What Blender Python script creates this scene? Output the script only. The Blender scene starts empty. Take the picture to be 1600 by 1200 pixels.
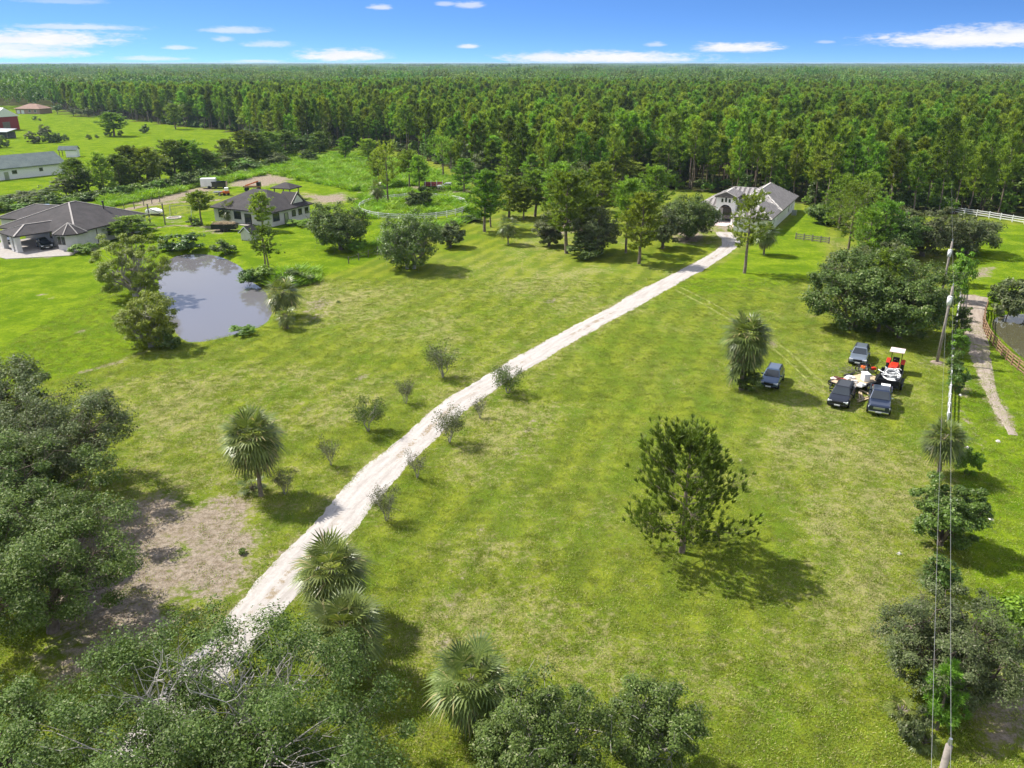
import bpy, math, random
import numpy as np
from mathutils import Vector, Matrix

sc = bpy.context.scene
C = sc.collection
R = math.radians

# ------------------------------------------------------------------ camera, sky, sun, exposure
CAM_H = 31.0
FPX = 1250.0
PITCH = math.atan(502.0 / FPX)
cd = bpy.data.cameras.new('camera'); cam = bpy.data.objects.new('camera', cd); C.objects.link(cam)
cam.location = (0, 0, CAM_H)
cam.rotation_euler = (math.pi / 2 - PITCH, 0, 0)
cd.sensor_width = 36.0; cd.lens = 36.0 * FPX / 1600.0
cd.clip_start = 0.5; cd.clip_end = 40000
sc.camera = cam

EXPO = 0.70
SKY_S = 0.106
SUN_S = 4.9
SUN_EL = R(50)
SHX, SHY = 0.90, -0.436            # the way shadows fall on the ground
sc.view_settings.view_transform = 'Standard'
sc.view_settings.look = 'None'
sc.view_settings.exposure = EXPO
sc.view_settings.gamma = 1.0
sc.view_settings.use_curve_mapping = False
cy = sc.cycles
cy.max_bounces = 4; cy.diffuse_bounces = 2; cy.glossy_bounces = 2; cy.transmission_bounces = 3; cy.volume_bounces = 0; cy.transparent_max_bounces = 4
cy.use_adaptive_sampling = True; cy.adaptive_threshold = 0.025
cy.caustics_reflective = False; cy.caustics_refractive = False

sl = bpy.data.lights.new('sun', 'SUN'); so = bpy.data.objects.new('sun', sl); C.objects.link(so)
sl.energy = SUN_S; sl.angle = R(0.53); sl.color = (1.0, 0.955, 0.87)
so.location = (-60, 40, 90)
so.rotation_euler = Vector((SHX * math.cos(SUN_EL), SHY * math.cos(SUN_EL), -math.sin(SUN_EL))).to_track_quat('-Z', 'Y').to_euler()

w = bpy.data.worlds.new('World'); sc.world = w; w.use_nodes = True


class NT:
    """tiny node helper"""
    def __init__(s, t): s.t = t; s.n = t.nodes; s.l = t.links
    def new(s, typ, **kw):
        n = s.n.new(typ)
        for k, v in kw.items(): setattr(n, k, v)
        return n
    def set(s, sock, v):
        if hasattr(v, 'is_linked'): s.l.new(v, sock)
        else: sock.default_value = v
    def math(s, op, a, b=0.0, c=None, clamp=False):
        n = s.new('ShaderNodeMath', operation=op); n.use_clamp = clamp
        s.set(n.inputs[0], a); s.set(n.inputs[1], b)
        if c is not None: s.set(n.inputs[2], c)
        return n.outputs[0]
    def vmath(s, op, a, b=(0, 0, 0)):
        n = s.new('ShaderNodeVectorMath', operation=op); s.set(n.inputs[0], a); s.set(n.inputs[1], b)
        return n.outputs[0]
    def mix(s, f, a, b, blend='MIX'):
        n = s.new('ShaderNodeMix', data_type='RGBA', blend_type=blend)
        s.set(n.inputs[0], f); s.set(n.inputs[6], a if hasattr(a, 'is_linked') else (*a, 1)[:4]); s.set(n.inputs[7], b if hasattr(b, 'is_linked') else (*b, 1)[:4])
        return n.outputs[2]
    def ramp(s, f, lo, hi, smooth=True):
        n = s.new('ShaderNodeMapRange'); n.interpolation_type = 'SMOOTHSTEP' if smooth else 'LINEAR'
        s.set(n.inputs[0], f); s.set(n.inputs[1], lo); s.set(n.inputs[2], hi)
        return n.outputs[0]
    def noise(s, vec, scale, detail=3.0, rough=0.55, dist=0.0, w=None):
        n = s.new('ShaderNodeTexNoise')
        s.set(n.inputs['Vector'], vec); n.inputs['Scale'].default_value = scale
        n.inputs['Detail'].default_value = detail; n.inputs['Roughness'].default_value = rough; n.inputs['Distortion'].default_value = dist
        return n.outputs[0]
    def attr(s, name): return s.new('ShaderNodeAttribute', attribute_name=name).outputs['Fac']


def build_world():
    t = NT(w.node_tree); t.n.clear()
    out = t.new('ShaderNodeOutputWorld'); bg = t.new('ShaderNodeBackground')
    co = t.new('ShaderNodeTexCoord').outputs['Generated']
    sep = t.new('ShaderNodeSeparateXYZ'); t.l.new(co, sep.inputs[0])
    X, Y, Z = sep.outputs
    sky = t.new('ShaderNodeTexSky', sky_type='NISHITA')
    sky.sun_disc = False; sky.sun_elevation = SUN_EL; sky.sun_rotation = math.atan2(-SHX, -SHY)
    sky.altitude = 0; sky.air_density = 1.0; sky.dust_density = 0.15; sky.ozone_density = 2.2
    # the air is very clear: the sky keeps its blue almost down to the horizon
    zz = t.math('ADD', t.math('MULTIPLY_ADD', t.math('MAXIMUM', Z, 0.0), 1.35, 0.17), t.math('MULTIPLY', t.math('MINIMUM', t.math('MAXIMUM', Z, 0.0), 0.075), 3.0))
    cv = t.new('ShaderNodeCombineXYZ'); t.set(cv.inputs[0], X); t.set(cv.inputs[1], Y); t.set(cv.inputs[2], zz)
    nv = t.vmath('NORMALIZE', cv.outputs[0]); t.l.new(nv, sky.inputs[0])
    hs = t.new('ShaderNodeHueSaturation'); hs.inputs['Saturation'].default_value = 1.16; hs.inputs['Value'].default_value = 1.0
    t.l.new(sky.outputs[0], hs.inputs['Color'])
    base = t.mix(1.0, hs.outputs[0], (0.84, 1.0, 1.22), 'MULTIPLY')
    base = t.mix(t.ramp(Z, 0.075, 0.0), base, (1.9, 3.3, 5.6)) if False else base
    # clouds: flat white banks low over the horizon, placed by bearing and elevation (degrees)
    az = t.math('MULTIPLY', t.math('ARCTAN2', X, Y), 180 / math.pi)
    el = t.math('MULTIPLY', t.math('ARCSINE', Z), 180 / math.pi)
    ce = t.new('ShaderNodeCombineXYZ'); t.set(ce.inputs[0], t.math('MULTIPLY', az, 0.22)); t.set(ce.inputs[1], el)
    n1 = t.noise(ce.outputs[0], 1.3, 5, 0.62)
    n2 = t.noise(ce.outputs[0], 4.6, 4, 0.6)
    n2b = t.noise(ce.outputs[0], 13.0, 4, 0.7)
    wob = t.math('ADD', t.math('ADD', t.math('MULTIPLY', t.math('SUBTRACT', n1, 0.5), 2.2), t.math('MULTIPLY', t.math('SUBTRACT', n2, 0.5), 2.0)), t.math('MULTIPLY', t.math('SUBTRACT', n2b, 0.5), 1.3))
    total = None
    for (u, v, wu, hv, dens) in CLOUDS:
        xc = (u - 800) / FPX; yc = (600 - v) / FPX
        d = Vector((xc, math.cos(PITCH) + yc * math.sin(PITCH), -math.sin(PITCH) + yc * math.cos(PITCH))).normalized()
        a0 = math.degrees(math.atan2(d.x, d.y)); e0 = math.degrees(math.asin(d.z))
        wa = math.degrees(wu / FPX); he = math.degrees(hv / FPX)
        qx = t.math('DIVIDE', t.math('SUBTRACT', az, a0), wa)
        de = t.math('SUBTRACT', el, e0)
        # flat base: the lower side falls off faster
        qy = t.math('MAXIMUM', t.math('DIVIDE', de, he), t.math('DIVIDE', de, -he * 0.62))
        q = t.math('SQRT', t.math('ADD', t.math('MULTIPLY', qx, qx), t.math('MULTIPLY', qy, qy)))
        q = t.math('ADD', q, t.math('MULTIPLY', wob, 0.55))
        m = t.math('MULTIPLY', t.ramp(q, 1.2, 0.30), dens)
        total = m if total is None else t.math('MAXIMUM', total, m)
    # higher broken cloud, the same all round the sky
    pl = t.new('ShaderNodeCombineXYZ')
    zc = t.math('ADD', t.math('MAXIMUM', Z, 0.0), 0.10)
    t.set(pl.inputs[0], t.math('DIVIDE', X, zc)); t.set(pl.inputs[1], t.math('DIVIDE', Y, zc))
    n3 = t.noise(pl.outputs[0], 0.34, 3, 0.5)
    hi = t.math('MULTIPLY', t.ramp(n3, 0.30, 0.56), t.ramp(Z, 0.085, 0.15))
    total = t.math('MAXIMUM', total, t.math('MULTIPLY', hi, 0.8))
    shade = t.noise(ce.outputs[0], 2.2, 4, 0.6)
    cc = t.mix(t.ramp(shade, 0.3, 0.7), (5.3, 5.45, 5.75), (5.9, 5.9, 5.9))
    col = t.mix(total, base, cc)
    t.l.new(col, bg.inputs[0]); bg.inputs[1].default_value = SKY_S
    t.l.new(bg.outputs[0], out.inputs[0])


CLOUDS = [(55, 63, 115, 14, .98), (20, 84, 95, 10, .9), (120, 43, 80, 5, .6), (30, 75, 60, 12, .8), (530, 88, 66, 11, 1), (575, 90, 40, 7, .8),
          (945, 92, 155, 11, 1), (860, 90, 60, 8, .9), (1148, 76, 62, 9, 1), (1540, 62, 135, 15, 1), (1600, 56, 80, 16, .9), (370, 48, 46, 6, .55),
          (415, 70, 34, 6, .5), (348, 62, 18, 5, .45), (278, 75, 22, 4, .6), (240, 92, 50, 4, .6), (733, 73, 16, 4, .8), (595, 12, 18, 5, .7),
          (735, 9, 22, 6, .6), (695, 7, 14, 4, .5), (1022, 70, 16, 4, .5), (1382, 59, 10, 4, .8), (1432, 58, 26, 5, .45), (1290, 66, 14, 3, .4), (400, 96, 40, 3, .6),
          (90, 2, 60, 5, .3), (1750, 66, 120, 12, .9), (-150, 60, 120, 15, .9)]
build_world()


# ------------------------------------------------------------------ placing: where a picture point meets the ground plane
def G(u, v, z=0.0):
    xc = (u - 800) / FPX; yc = (600 - v) / FPX
    dy = math.cos(PITCH) + yc * math.sin(PITCH); dz = -math.sin(PITCH) + yc * math.cos(PITCH)
    t = (CAM_H - z) / -dz
    return Vector((xc * t, dy * t, z))

def depth(u, v, z=0.0):
    yc = (600 - v) / FPX
    return (CAM_H - z) / (math.sin(PITCH) - yc * math.cos(PITCH))

def hgt(vb, vt):
    y = G(800, vb).y; yc = (600 - vt) / FPX
    return CAM_H + y * (-math.sin(PITCH) + yc * math.cos(PITCH)) / (math.cos(PITCH) + yc * math.sin(PITCH))

def pix(x, y):
    """numpy: ground points to picture coordinates"""
    dy = y; dz = -CAM_H
    fw = dy * math.cos(PITCH) + CAM_H * math.sin(PITCH); up = dy * math.sin(PITCH) - CAM_H * math.cos(PITCH)
    return 800 + FPX * x / fw, 600 - FPX * up / fw


# ------------------------------------------------------------------ materials
MATS = {}
def bsdf(t): return t.n['Principled BSDF']

def mat(name, col, rough=0.6, var=0.12, scale=6.0, bump=0.0, metal=0.0, spec=0.35, coat=0.0):
    """plain surface with soft procedural mottling"""
    if name in MATS: return MATS[name]
    m = bpy.data.materials.new(name); m.use_nodes = True; t = NT(m.node_tree); b = bsdf(t)
    co = t.new('ShaderNodeTexCoord').outputs['Object']
    n = t.noise(co, scale, 4)
    dk = tuple(c * (1 - var) for c in col); lt = tuple(min(1, c * (1 + var)) for c in col)
    t.l.new(t.mix(t.ramp(n, 0.3, 0.7), dk, lt), b.inputs['Base Color'])
    b.inputs['Roughness'].default_value = rough; b.inputs['Metallic'].default_value = metal
    b.inputs['Specular IOR Level'].default_value = spec; b.inputs['Coat Weight'].default_value = coat; b.inputs['Coat Roughness'].default_value = 0.05
    if bump:
        bp = t.new('ShaderNodeBump'); bp.inputs['Strength'].default_value = bump; bp.inputs['Distance'].default_value = 0.02
        t.l.new(t.noise(co, scale * 6, 3), bp.inputs['Height']); t.l.new(bp.outputs[0], b.inputs['Normal'])
    MATS[name] = m
    return m

def leafmat(name, c1, c2, c3=None, trans=0.28, rough=0.5, objvar=0.25, spec=0.3):
    """leaves: colour differs from leaf to leaf and from plant to plant"""
    m = bpy.data.materials.new(name); m.use_nodes = True; t = NT(m.node_tree); b = bsdf(t)
    geo = t.new('ShaderNodeNewGeometry'); ri = geo.outputs['Random Per Island']
    oi = t.new('ShaderNodeObjectInfo').outputs['Random']
    col = t.mix(ri, c1, c2)
    if c3: col = t.mix(t.ramp(ri, 0.90, 0.96), col, c3)
    hs = t.new('ShaderNodeHueSaturation')
    t.set(hs.inputs['Hue'], t.math('MULTIPLY_ADD', oi, 0.05 * objvar / 0.25, 0.5 - 0.025 * objvar / 0.25))
    pn = t.ramp(t.noise(geo.outputs['Position'], 0.55, 2), 0.3, 0.7)
    t.set(hs.inputs['Value'], t.math('MULTIPLY', t.math('MULTIPLY_ADD', t.math('FRACT', t.math('MULTIPLY', oi, 7.13)), 2 * objvar, 1 - objvar), t.math('MULTIPLY_ADD', pn, 0.5, 0.75)))
    t.l.new(col, hs.inputs['Color'])
    t.l.new(hs.outputs[0], b.inputs['Base Color']); b.inputs['Roughness'].default_value = rough; b.inputs['Specular IOR Level'].default_value = spec
    tr = t.new('ShaderNodeBsdfTranslucent'); t.l.new(t.mix(1.0, hs.outputs[0], (1.25, 1.3, 0.6), 'MULTIPLY'), tr.inputs[0])
    mx = t.new('ShaderNodeMixShader'); mx.inputs[0].default_value = trans
    t.l.new(b.outputs[0], mx.inputs[1]); t.l.new(tr.outputs[0], mx.inputs[2])
    t.l.new(mx.outputs[0], t.n['Material Output'].inputs[0])
    MATS[name] = m
    return m

leafmat('oak_leaf', (0.060, 0.104, 0.023), (0.154, 0.216, 0.050), (0.27, 0.30, 0.15), rough=0.5, objvar=0.08, spec=0.16)
leafmat('oak_leaf_grey', (0.082, 0.108, 0.040), (0.175, 0.205, 0.082), (0.26, 0.26, 0.17), rough=0.5, objvar=0.10, spec=0.16)
leafmat('broad_leaf', (0.062, 0.112, 0.018), (0.140, 0.215, 0.034), (0.22, 0.26, 0.10), rough=0.42, objvar=0.18)
leafmat('bright_leaf', (0.11, 0.21, 0.018), (0.21, 0.34, 0.030), rough=0.5, objvar=0.12)
leafmat('cypress_leaf', (0.140, 0.185, 0.018), (0.285, 0.345, 0.042), rough=0.55, objvar=0.10)
leafmat('pine_needle', (0.076, 0.118, 0.016), (0.185, 0.240, 0.036), rough=0.5, objvar=0.16)
leafmat('pine_needle_light', (0.124, 0.212, 0.026), (0.290, 0.405, 0.062), rough=0.55, objvar=0.30, trans=0.40)
leafmat('palm_leaf', (0.082, 0.118, 0.028), (0.20, 0.240, 0.064), (0.32, 0.28, 0.13), rough=0.38, objvar=0.10)
leafmat('dead_frond', (0.20, 0.145, 0.075), (0.32, 0.25, 0.15), rough=0.7, objvar=0.08, trans=0.1)
leafmat('dry_twig_leaf', (0.070, 0.080, 0.036), (0.16, 0.165, 0.085), rough=0.6, objvar=0.1)
leafmat('forest_far', (0.080, 0.150, 0.022), (0.18, 0.285, 0.048), trans=0.34, rough=0.6, objvar=0.30)
leafmat('grass_blade', (0.17, 0.25, 0.018), (0.32, 0.38, 0.05), (0.48, 0.42, 0.22), rough=0.6, objvar=0.2, trans=0.3)
leafmat('weed_blade', (0.16, 0.30, 0.016), (0.30, 0.46, 0.030), rough=0.6, objvar=0.15, trans=0.3)

mat('bark', (0.16, 0.125, 0.10), 0.9, 0.35, 3.0, 0.6)
mat('pine_bark', (0.20, 0.155, 0.125), 0.9, 0.35, 3.0, 0.6)
mat('pale_bark', (0.36, 0.33, 0.30), 0.9, 0.25, 3.0, 0.4)
mat('palm_bark', (0.22, 0.185, 0.15), 0.9, 0.35, 4.0, 0.8)
mat('white_stucco', (0.84, 0.84, 0.83), 0.85, 0.03, 3.0, 0.2)
mat('grey_stucco', (0.60, 0.58, 0.56), 0.9, 0.06, 1.2, 0.2)
mat('trim_dark', (0.035, 0.030, 0.030), 0.5, 0.1)
mat('trim_white', (0.80, 0.80, 0.79), 0.5, 0.04)
mat('pane_glass', (0.025, 0.032, 0.040), 0.06, 0.1, 1.0, 0, 0, 0.8)
mat('ridge_pale', (0.36, 0.33, 0.31), 0.9, 0.15)
mat('steel', (0.42, 0.43, 0.44), 0.4, 0.1, 5, 0, 0.8)
mat('black_paint', (0.015, 0.015, 0.017), 0.35, 0.1)
mat('rubber', (0.018, 0.018, 0.018), 0.85, 0.1)
mat('chrome', (0.62, 0.63, 0.65), 0.18, 0.05, 5, 0, 1.0)
mat('vinyl_white', (0.68, 0.68, 0.67), 0.45, 0.03)
mat('old_wood', (0.20, 0.175, 0.15), 0.9, 0.3, 4, 0.4)
mat('rust_wood', (0.27, 0.165, 0.095), 0.9, 0.3, 4, 0.4)
mat('pole_wood', (0.235, 0.205, 0.18), 0.9, 0.2, 5, 0.4)
mat('wire', (0.26, 0.26, 0.26), 0.5, 0.05)
mat('red_paint', (0.55, 0.035, 0.015), 0.4, 0.1)
mat('orange_paint', (0.60, 0.13, 0.03), 0.45, 0.1)
mat('barn_red', (0.27, 0.035, 0.035), 0.8, 0.1)
mat('pink_white', (0.72, 0.58, 0.56), 0.5, 0.05)
mat('tan_wall', (0.42, 0.28, 0.22), 0.85, 0.08)
mat('tan_deck', (0.50, 0.39, 0.25), 0.85, 0.2, 3)
mat('headlamp', (0.75, 0.77, 0.8), 0.12, 0.05)
mat('red_lens', (0.35, 0.01, 0.01), 0.2, 0.05)
mat('paper', (0.75, 0.75, 0.74), 0.7, 0.05)
mat('concrete', (0.33, 0.30, 0.275), 0.9, 0.12, 2.0, 0.3)
mat('seat_brown', (0.10, 0.05, 0.03), 0.6, 0.1)
mat('stone_pale', (0.55, 0.52, 0.48), 0.95, 0.15, 3, 0.5)
mat('branch_dead', (0.40, 0.37, 0.34), 0.9, 0.2, 3)
mat('blue_tarp', (0.10, 0.28, 0.50), 0.5, 0.1)
mat('soil', (0.24, 0.19, 0.15), 0.95, 0.25, 2.0, 0.6)

def shingle(name, col, dark):
    m = bpy.data.materials.new(name); m.use_nodes = True; t = NT(m.node_tree); b = bsdf(t)
    co = t.new('ShaderNodeTexCoord').outputs['Object']
    sp = t.new('ShaderNodeSeparateXYZ'); t.l.new(co, sp.inputs[0])
    n1 = t.noise(co, 0.5, 5, 0.65); n2 = t.noise(co, 7.0, 2)
    row = t.math('FRACT', t.math('MULTIPLY', sp.outputs[2], 9.0))
    c = t.mix(t.ramp(n1, 0.35, 0.7), dark, col)
    c = t.mix(t.math('MULTIPLY', t.ramp(n2, 0.4, 0.7), 0.5), c, tuple(x * 1.5 for x in col))
    t.l.new(c, b.inputs['Base Color']); b.inputs['Roughness'].default_value = 0.9
    bp = t.new('ShaderNodeBump'); bp.inputs['Strength'].default_value = 0.6; bp.inputs['Distance'].default_value = 0.03
    t.l.new(t.math('ADD', row, n2), bp.inputs['Height']); t.l.new(bp.outputs[0], b.inputs['Normal'])
    MATS[name] = m
shingle('shingle_dark', (0.050, 0.043, 0.044), (0.026, 0.022, 0.023))
shingle('shingle_green', (0.105, 0.135, 0.130), (0.065, 0.09, 0.09))
shingle('shingle_tan', (0.26, 0.16, 0.12), (0.2, 0.12, 0.09))
mat('roof_tile', (0.29, 0.268, 0.262), 0.75, 0.16, 1.5, 0.3); mat('roof_groove_shade', (0.13, 0.118, 0.116), 0.85, 0.16, 1.5, 0.3)  # base darker than the ribs: shadow lines between tile rows put into the colour

def carpaint(name, col):
    m = mat(name, col, 0.28, 0.04, 2.0, 0, 0.35, 0.5, 0.8)
    return m
carpaint('paint_navy', (0.018, 0.030, 0.065)); carpaint('paint_slate', (0.19, 0.225, 0.275)); carpaint('paint_black', (0.012, 0.013, 0.018))
carpaint('paint_blue', (0.055, 0.095, 0.165)); carpaint('paint_white', (0.75, 0.75, 0.75)); carpaint('paint_darkgreen', (0.012, 0.022, 0.022)); carpaint('paint_red', (0.22, 0.03, 0.025))


def ground_mat():
    m = bpy.data.materials.new('ground'); m.use_nodes = True; t = NT(m.node_tree); b = bsdf(t)
    P = t.new('ShaderNodeNewGeometry').outputs['Position']
    mp = t.new('ShaderNodeMapping'); mp.inputs['Rotation'].default_value = (0, 0, R(32)); mp.inputs['Scale'].default_value = (1.0, 0.22, 1); t.l.new(P, mp.inputs[0])
    str_ = t.noise(mp.outputs[0], 0.42, 3, 0.6)                 # mowing streaks
    big = t.noise(P, 0.055, 4, 0.6, 0.6); mid = t.noise(P, 0.33, 5, 0.68, 0.4); fine = t.noise(P, 2.1, 5, 0.75); vf = t.noise(P, 9.0, 4, 0.8)
    mp2 = t.new('ShaderNodeMapping'); mp2.inputs['Location'].default_value = (71, 33, 0); t.l.new(P, mp2.inputs[0])
    mid2 = t.noise(mp2.outputs[0], 0.16, 5, 0.65, 0.5); fine2 = t.noise(mp2.outputs[0], 1.3, 5, 0.72, 0.3)
    lush = t.attr('lush'); dry = t.attr('dry'); sand = t.attr('sand'); forest = t.attr('forest')
    dp = t.new('ShaderNodeVectorMath', operation='DOT_PRODUCT'); t.l.new(P, dp.inputs[0]); dp.inputs[1].default_value = (0.93, -0.36, 0)
    mow = t.math('SINE', t.math('MULTIPLY', t.math('ADD', dp.outputs['Value'], t.math('MULTIPLY', big, 4.0)), 2.0))
    sel = t.math('ADD', t.math('ADD', t.math('MULTIPLY', mid, 0.5), t.math('MULTIPLY', str_, 0.5)), t.math('MULTIPLY', mow, 0.075))
    c = t.mix(t.ramp(sel, 0.38, 0.62), (0.112, 0.154, 0.016), (0.200, 0.236, 0.024))
    c = t.mix(t.math('MULTIPLY', t.ramp(mid2, 0.45, 0.68), 0.6), c, (0.105, 0.182, 0.014))
    c = t.mix(t.math('MULTIPLY', t.ramp(fine, 0.48, 0.78), 0.75), c, (0.075, 0.115, 0.012))
    c = t.mix(t.math('MULTIPLY', t.ramp(fine2, 0.52, 0.75), 0.5), c, (0.200, 0.245, 0.03))
    c = t.mix(t.math('MULTIPLY', t.math('MULTIPLY', t.ramp(vf, 0.52, 0.68), t.ramp(big, 0.32, 0.58)), 0.75), c, (0.36, 0.315, 0.175))
    # straw coloured thin spots
    straw = t.math('ADD', t.math('ADD', t.math('MULTIPLY', big, 0.55), t.math('MULTIPLY', mid, 0.45)), t.math('MULTIPLY', t.math('SUBTRACT', fine, 0.5), 0.95))
    straw = t.math('ADD', straw, t.math('MULTIPLY', dry, 0.12))
    straw = t.math('SUBTRACT', straw, t.math('MULTIPLY', lush, 0.10))
    c = t.mix(t.math('MULTIPLY', t.ramp(straw, 0.53, 0.72), 0.72), c, (0.325, 0.285, 0.145))
    lc = t.mix(t.ramp(mid, 0.35, 0.65), (0.118, 0.192, 0.010), (0.200, 0.272, 0.016))
    lc = t.mix(t.math('MULTIPLY', t.ramp(fine, 0.42, 0.72), 0.8), lc, (0.062, 0.120, 0.008))
    lc = t.mix(t.math('MULTIPLY', t.ramp(mid2, 0.46, 0.62), 0.75), lc, (0.080, 0.148, 0.008))
    lc = t.mix(t.math('MULTIPLY', t.ramp(fine2, 0.55, 0.74), 0.55), lc, (0.26, 0.31, 0.03))
    lc = t.mix(t.math('MULTIPLY', t.ramp(straw, 0.50, 0.66), 0.6), lc, (0.24, 0.24, 0.07))
    c = t.mix(t.ramp(t.math('ADD', lush, t.math('MULTIPLY', t.math('SUBTRACT', mid, 0.5), 0.5)), 0.3, 0.7), c, lc)
    # bare sandy soil
    sc_ = t.mix(t.ramp(fine, 0.3, 0.7), (0.190, 0.148, 0.106), (0.36, 0.300, 0.248))
    sc_ = t.mix(t.math('MULTIPLY', t.ramp(fine2, 0.55, 0.72), 0.7), sc_, (0.175, 0.165, 0.07))
    ds = t.math('ADD', t.math('ADD', sand, t.math('MULTIPLY', t.math('SUBTRACT', mid, 0.5), 1.5)), t.math('MULTIPLY', t.math('SUBTRACT', fine, 0.5), 1.0))
    c = t.mix(t.ramp(ds, 0.40, 0.78), c, sc_)
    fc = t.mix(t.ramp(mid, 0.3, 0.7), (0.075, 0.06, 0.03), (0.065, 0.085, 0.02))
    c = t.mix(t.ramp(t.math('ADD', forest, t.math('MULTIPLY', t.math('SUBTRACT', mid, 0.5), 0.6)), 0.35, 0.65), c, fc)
    c = t.mix(t.math('MULTIPLY', t.ramp(vf, 0.48, 0.66), 0.62), c, t.mix(1.0, c, (0.42, 0.5, 0.35), 'MULTIPLY'))
    c = t.mix(t.math('MULTIPLY', t.ramp(vf, 0.5, 0.34), 0.45), c, t.mix(1.0, c, (1.4, 1.34, 1.1), 'MULTIPLY'))
    t.l.new(c, b.inputs['Base Color']); b.inputs['Roughness'].default_value = 1.0; b.inputs['Specular IOR Level'].default_value = 0.0
    bp = t.new('ShaderNodeBump'); bp.inputs['Strength'].default_value = 0.85; bp.inputs['Distance'].default_value = 0.14
    t.l.new(t.math('ADD', t.math('MULTIPLY', vf, 0.7), fine), bp.inputs['Height']); t.l.new(bp.outputs[0], b.inputs['Normal'])
    MATS['ground'] = m
ground_mat()

def road_mat(name, c1, c2, grass):
    m = bpy.data.materials.new(name); m.use_nodes = True; t = NT(m.node_tree); b = bsdf(t)
    uv = t.new('ShaderNodeUVMap').outputs[0]; sp = t.new('ShaderNodeSeparateXYZ'); t.l.new(uv, sp.inputs[0])
    P = t.new('ShaderNodeNewGeometry').outputs['Position']
    mp = t.new('ShaderNodeMapping'); mp.inputs['Scale'].default_value = (2.6, 0.16, 1); t.l.new(uv, mp.inputs[0])
    rut = t.noise(mp.outputs[0], 1.6, 4, 0.6); fine = t.noise(P, 3.2, 5, 0.75); mid = t.noise(P, 0.7, 5, 0.7); vf = t.noise(P, 14, 3, 0.8)
    c = t.mix(t.ramp(t.math('ADD', t.math('MULTIPLY', rut, 0.6), t.math('MULTIPLY', fine, 0.4)), 0.36, 0.62), c2, c1)
    c = t.mix(t.math('MULTIPLY', t.ramp(vf, 0.45, 0.7), 0.3), c, c2)
    cen = t.ramp(t.math('ABSOLUTE', sp.outputs[0]), 0.55, 0.08)            # middle strip between the wheel tracks
    clump = t.math('ADD', t.math('MULTIPLY', mid, 0.55), t.math('MULTIPLY', fine, 0.45))
    g = t.math('MULTIPLY', t.ramp(t.math('ADD', t.math('MULTIPLY', cen, grass), clump), 0.72, 0.80), t.ramp(t.noise(P, 0.06, 2), 0.40, 0.55))
    c = t.mix(g, c, t.mix(t.ramp(vf, 0.3, 0.7), (0.19, 0.15, 0.10), (0.34, 0.28, 0.20)))
    edge = t.ramp(t.math('ADD', t.math('ABSOLUTE', sp.outputs[0]), t.math('MULTIPLY', t.math('SUBTRACT', fine, 0.5), 0.9)), 1.05, 1.45)
    c = t.mix(t.math('MULTIPLY', edge, 0.85), c, (0.24, 0.22, 0.10))
    t.l.new(c, b.inputs['Base Color']); b.inputs['Roughness'].default_value = 0.95; b.inputs['Specular IOR Level'].default_value = 0.1
    bp = t.new('ShaderNodeBump'); bp.inputs['Strength'].default_value = 0.3; bp.inputs['Distance'].default_value = 0.04
    t.l.new(t.math('ADD', fine, rut), bp.inputs['Height']); t.l.new(bp.outputs[0], b.inputs['Normal'])
    MATS[name] = m
road_mat('sand_road', (0.47, 0.438, 0.412), (0.345, 0.312, 0.285), 0.24)
road_mat('sand_path', (0.36, 0.305, 0.255), (0.24, 0.195, 0.16), 0.16)

mat('track_grass', (0.195, 0.215, 0.060), 1.0, 0.35, 1.2, 0.0, 0.0, 0.0)
def water_mat(name, col):
    m = bpy.data.materials.new(name); m.use_nodes = True; t = NT(m.node_tree); b = bsdf(t)
    P = t.new('ShaderNodeNewGeometry').outputs['Position']
    b.inputs['Base Color'].default_value = (*col, 1); b.inputs['Roughness'].default_value = 0.04; b.inputs['IOR'].default_value = 1.333
    b.inputs['Specular IOR Level'].default_value = 0.95
    MATS[name] = m
water_mat('pond_water', (0.145, 0.140, 0.150))
water_mat('green_water', (0.085, 0.08, 0.045))

# ------------------------------------------------------------------ mesh helpers
def mk(name, V, quads=None, tris=None, mats=(), mi_q=None, mi_t=None, smooth=False):
    """fast mesh from numpy arrays"""
    V = np.asarray(V, np.float32).reshape(-1, 3)
    q = np.zeros((0, 4), np.int32) if quads is None else np.asarray(quads, np.int32).reshape(-1, 4)
    t = np.zeros((0, 3), np.int32) if tris is None else np.asarray(tris, np.int32).reshape(-1, 3)
    me = bpy.data.meshes.new(name)
    me.vertices.add(len(V)); me.vertices.foreach_set('co', V.ravel())
    li = np.concatenate([q.ravel(), t.ravel()]); me.loops.add(len(li)); me.loops.foreach_set('vertex_index', li)
    st = np.concatenate([np.arange(len(q)) * 4, len(q) * 4 + np.arange(len(t)) * 3]).astype(np.int32)
    me.polygons.add(len(st)); me.polygons.foreach_set('loop_start', st)
    for m_ in mats: me.materials.append(MATS[m_])
    if mi_q is not None or mi_t is not None:
        mi = np.concatenate([np.zeros(len(q), np.int32) if mi_q is None else mi_q, np.zeros(len(t), np.int32) if mi_t is None else mi_t]).astype(np.int32)
        me.polygons.foreach_set('material_index', mi)
    me.polygons.foreach_set('use_smooth', np.full(len(st), smooth, bool))
    me.update(calc_edges=True)
    return me

def tag(o, label=None, cat=None, group=None, kind=None):
    if label: o['label'] = label
    if cat: o['category'] = cat
    if group: o['group'] = group
    if kind: o['kind'] = kind
    return o

def link(name, data, parent=None, loc=None, rz=None):
    o = bpy.data.objects.new(name, data); C.objects.link(o)
    if parent: o.parent = parent
    if loc is not None: o.location = loc
    if rz is not None: o.rotation_euler = (0, 0, rz)
    return o

def thing(name, label, cat, loc=(0, 0, 0), rz=0.0, group=None):
    return tag(link(name, None, None, loc, rz), label, cat, group)


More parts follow.
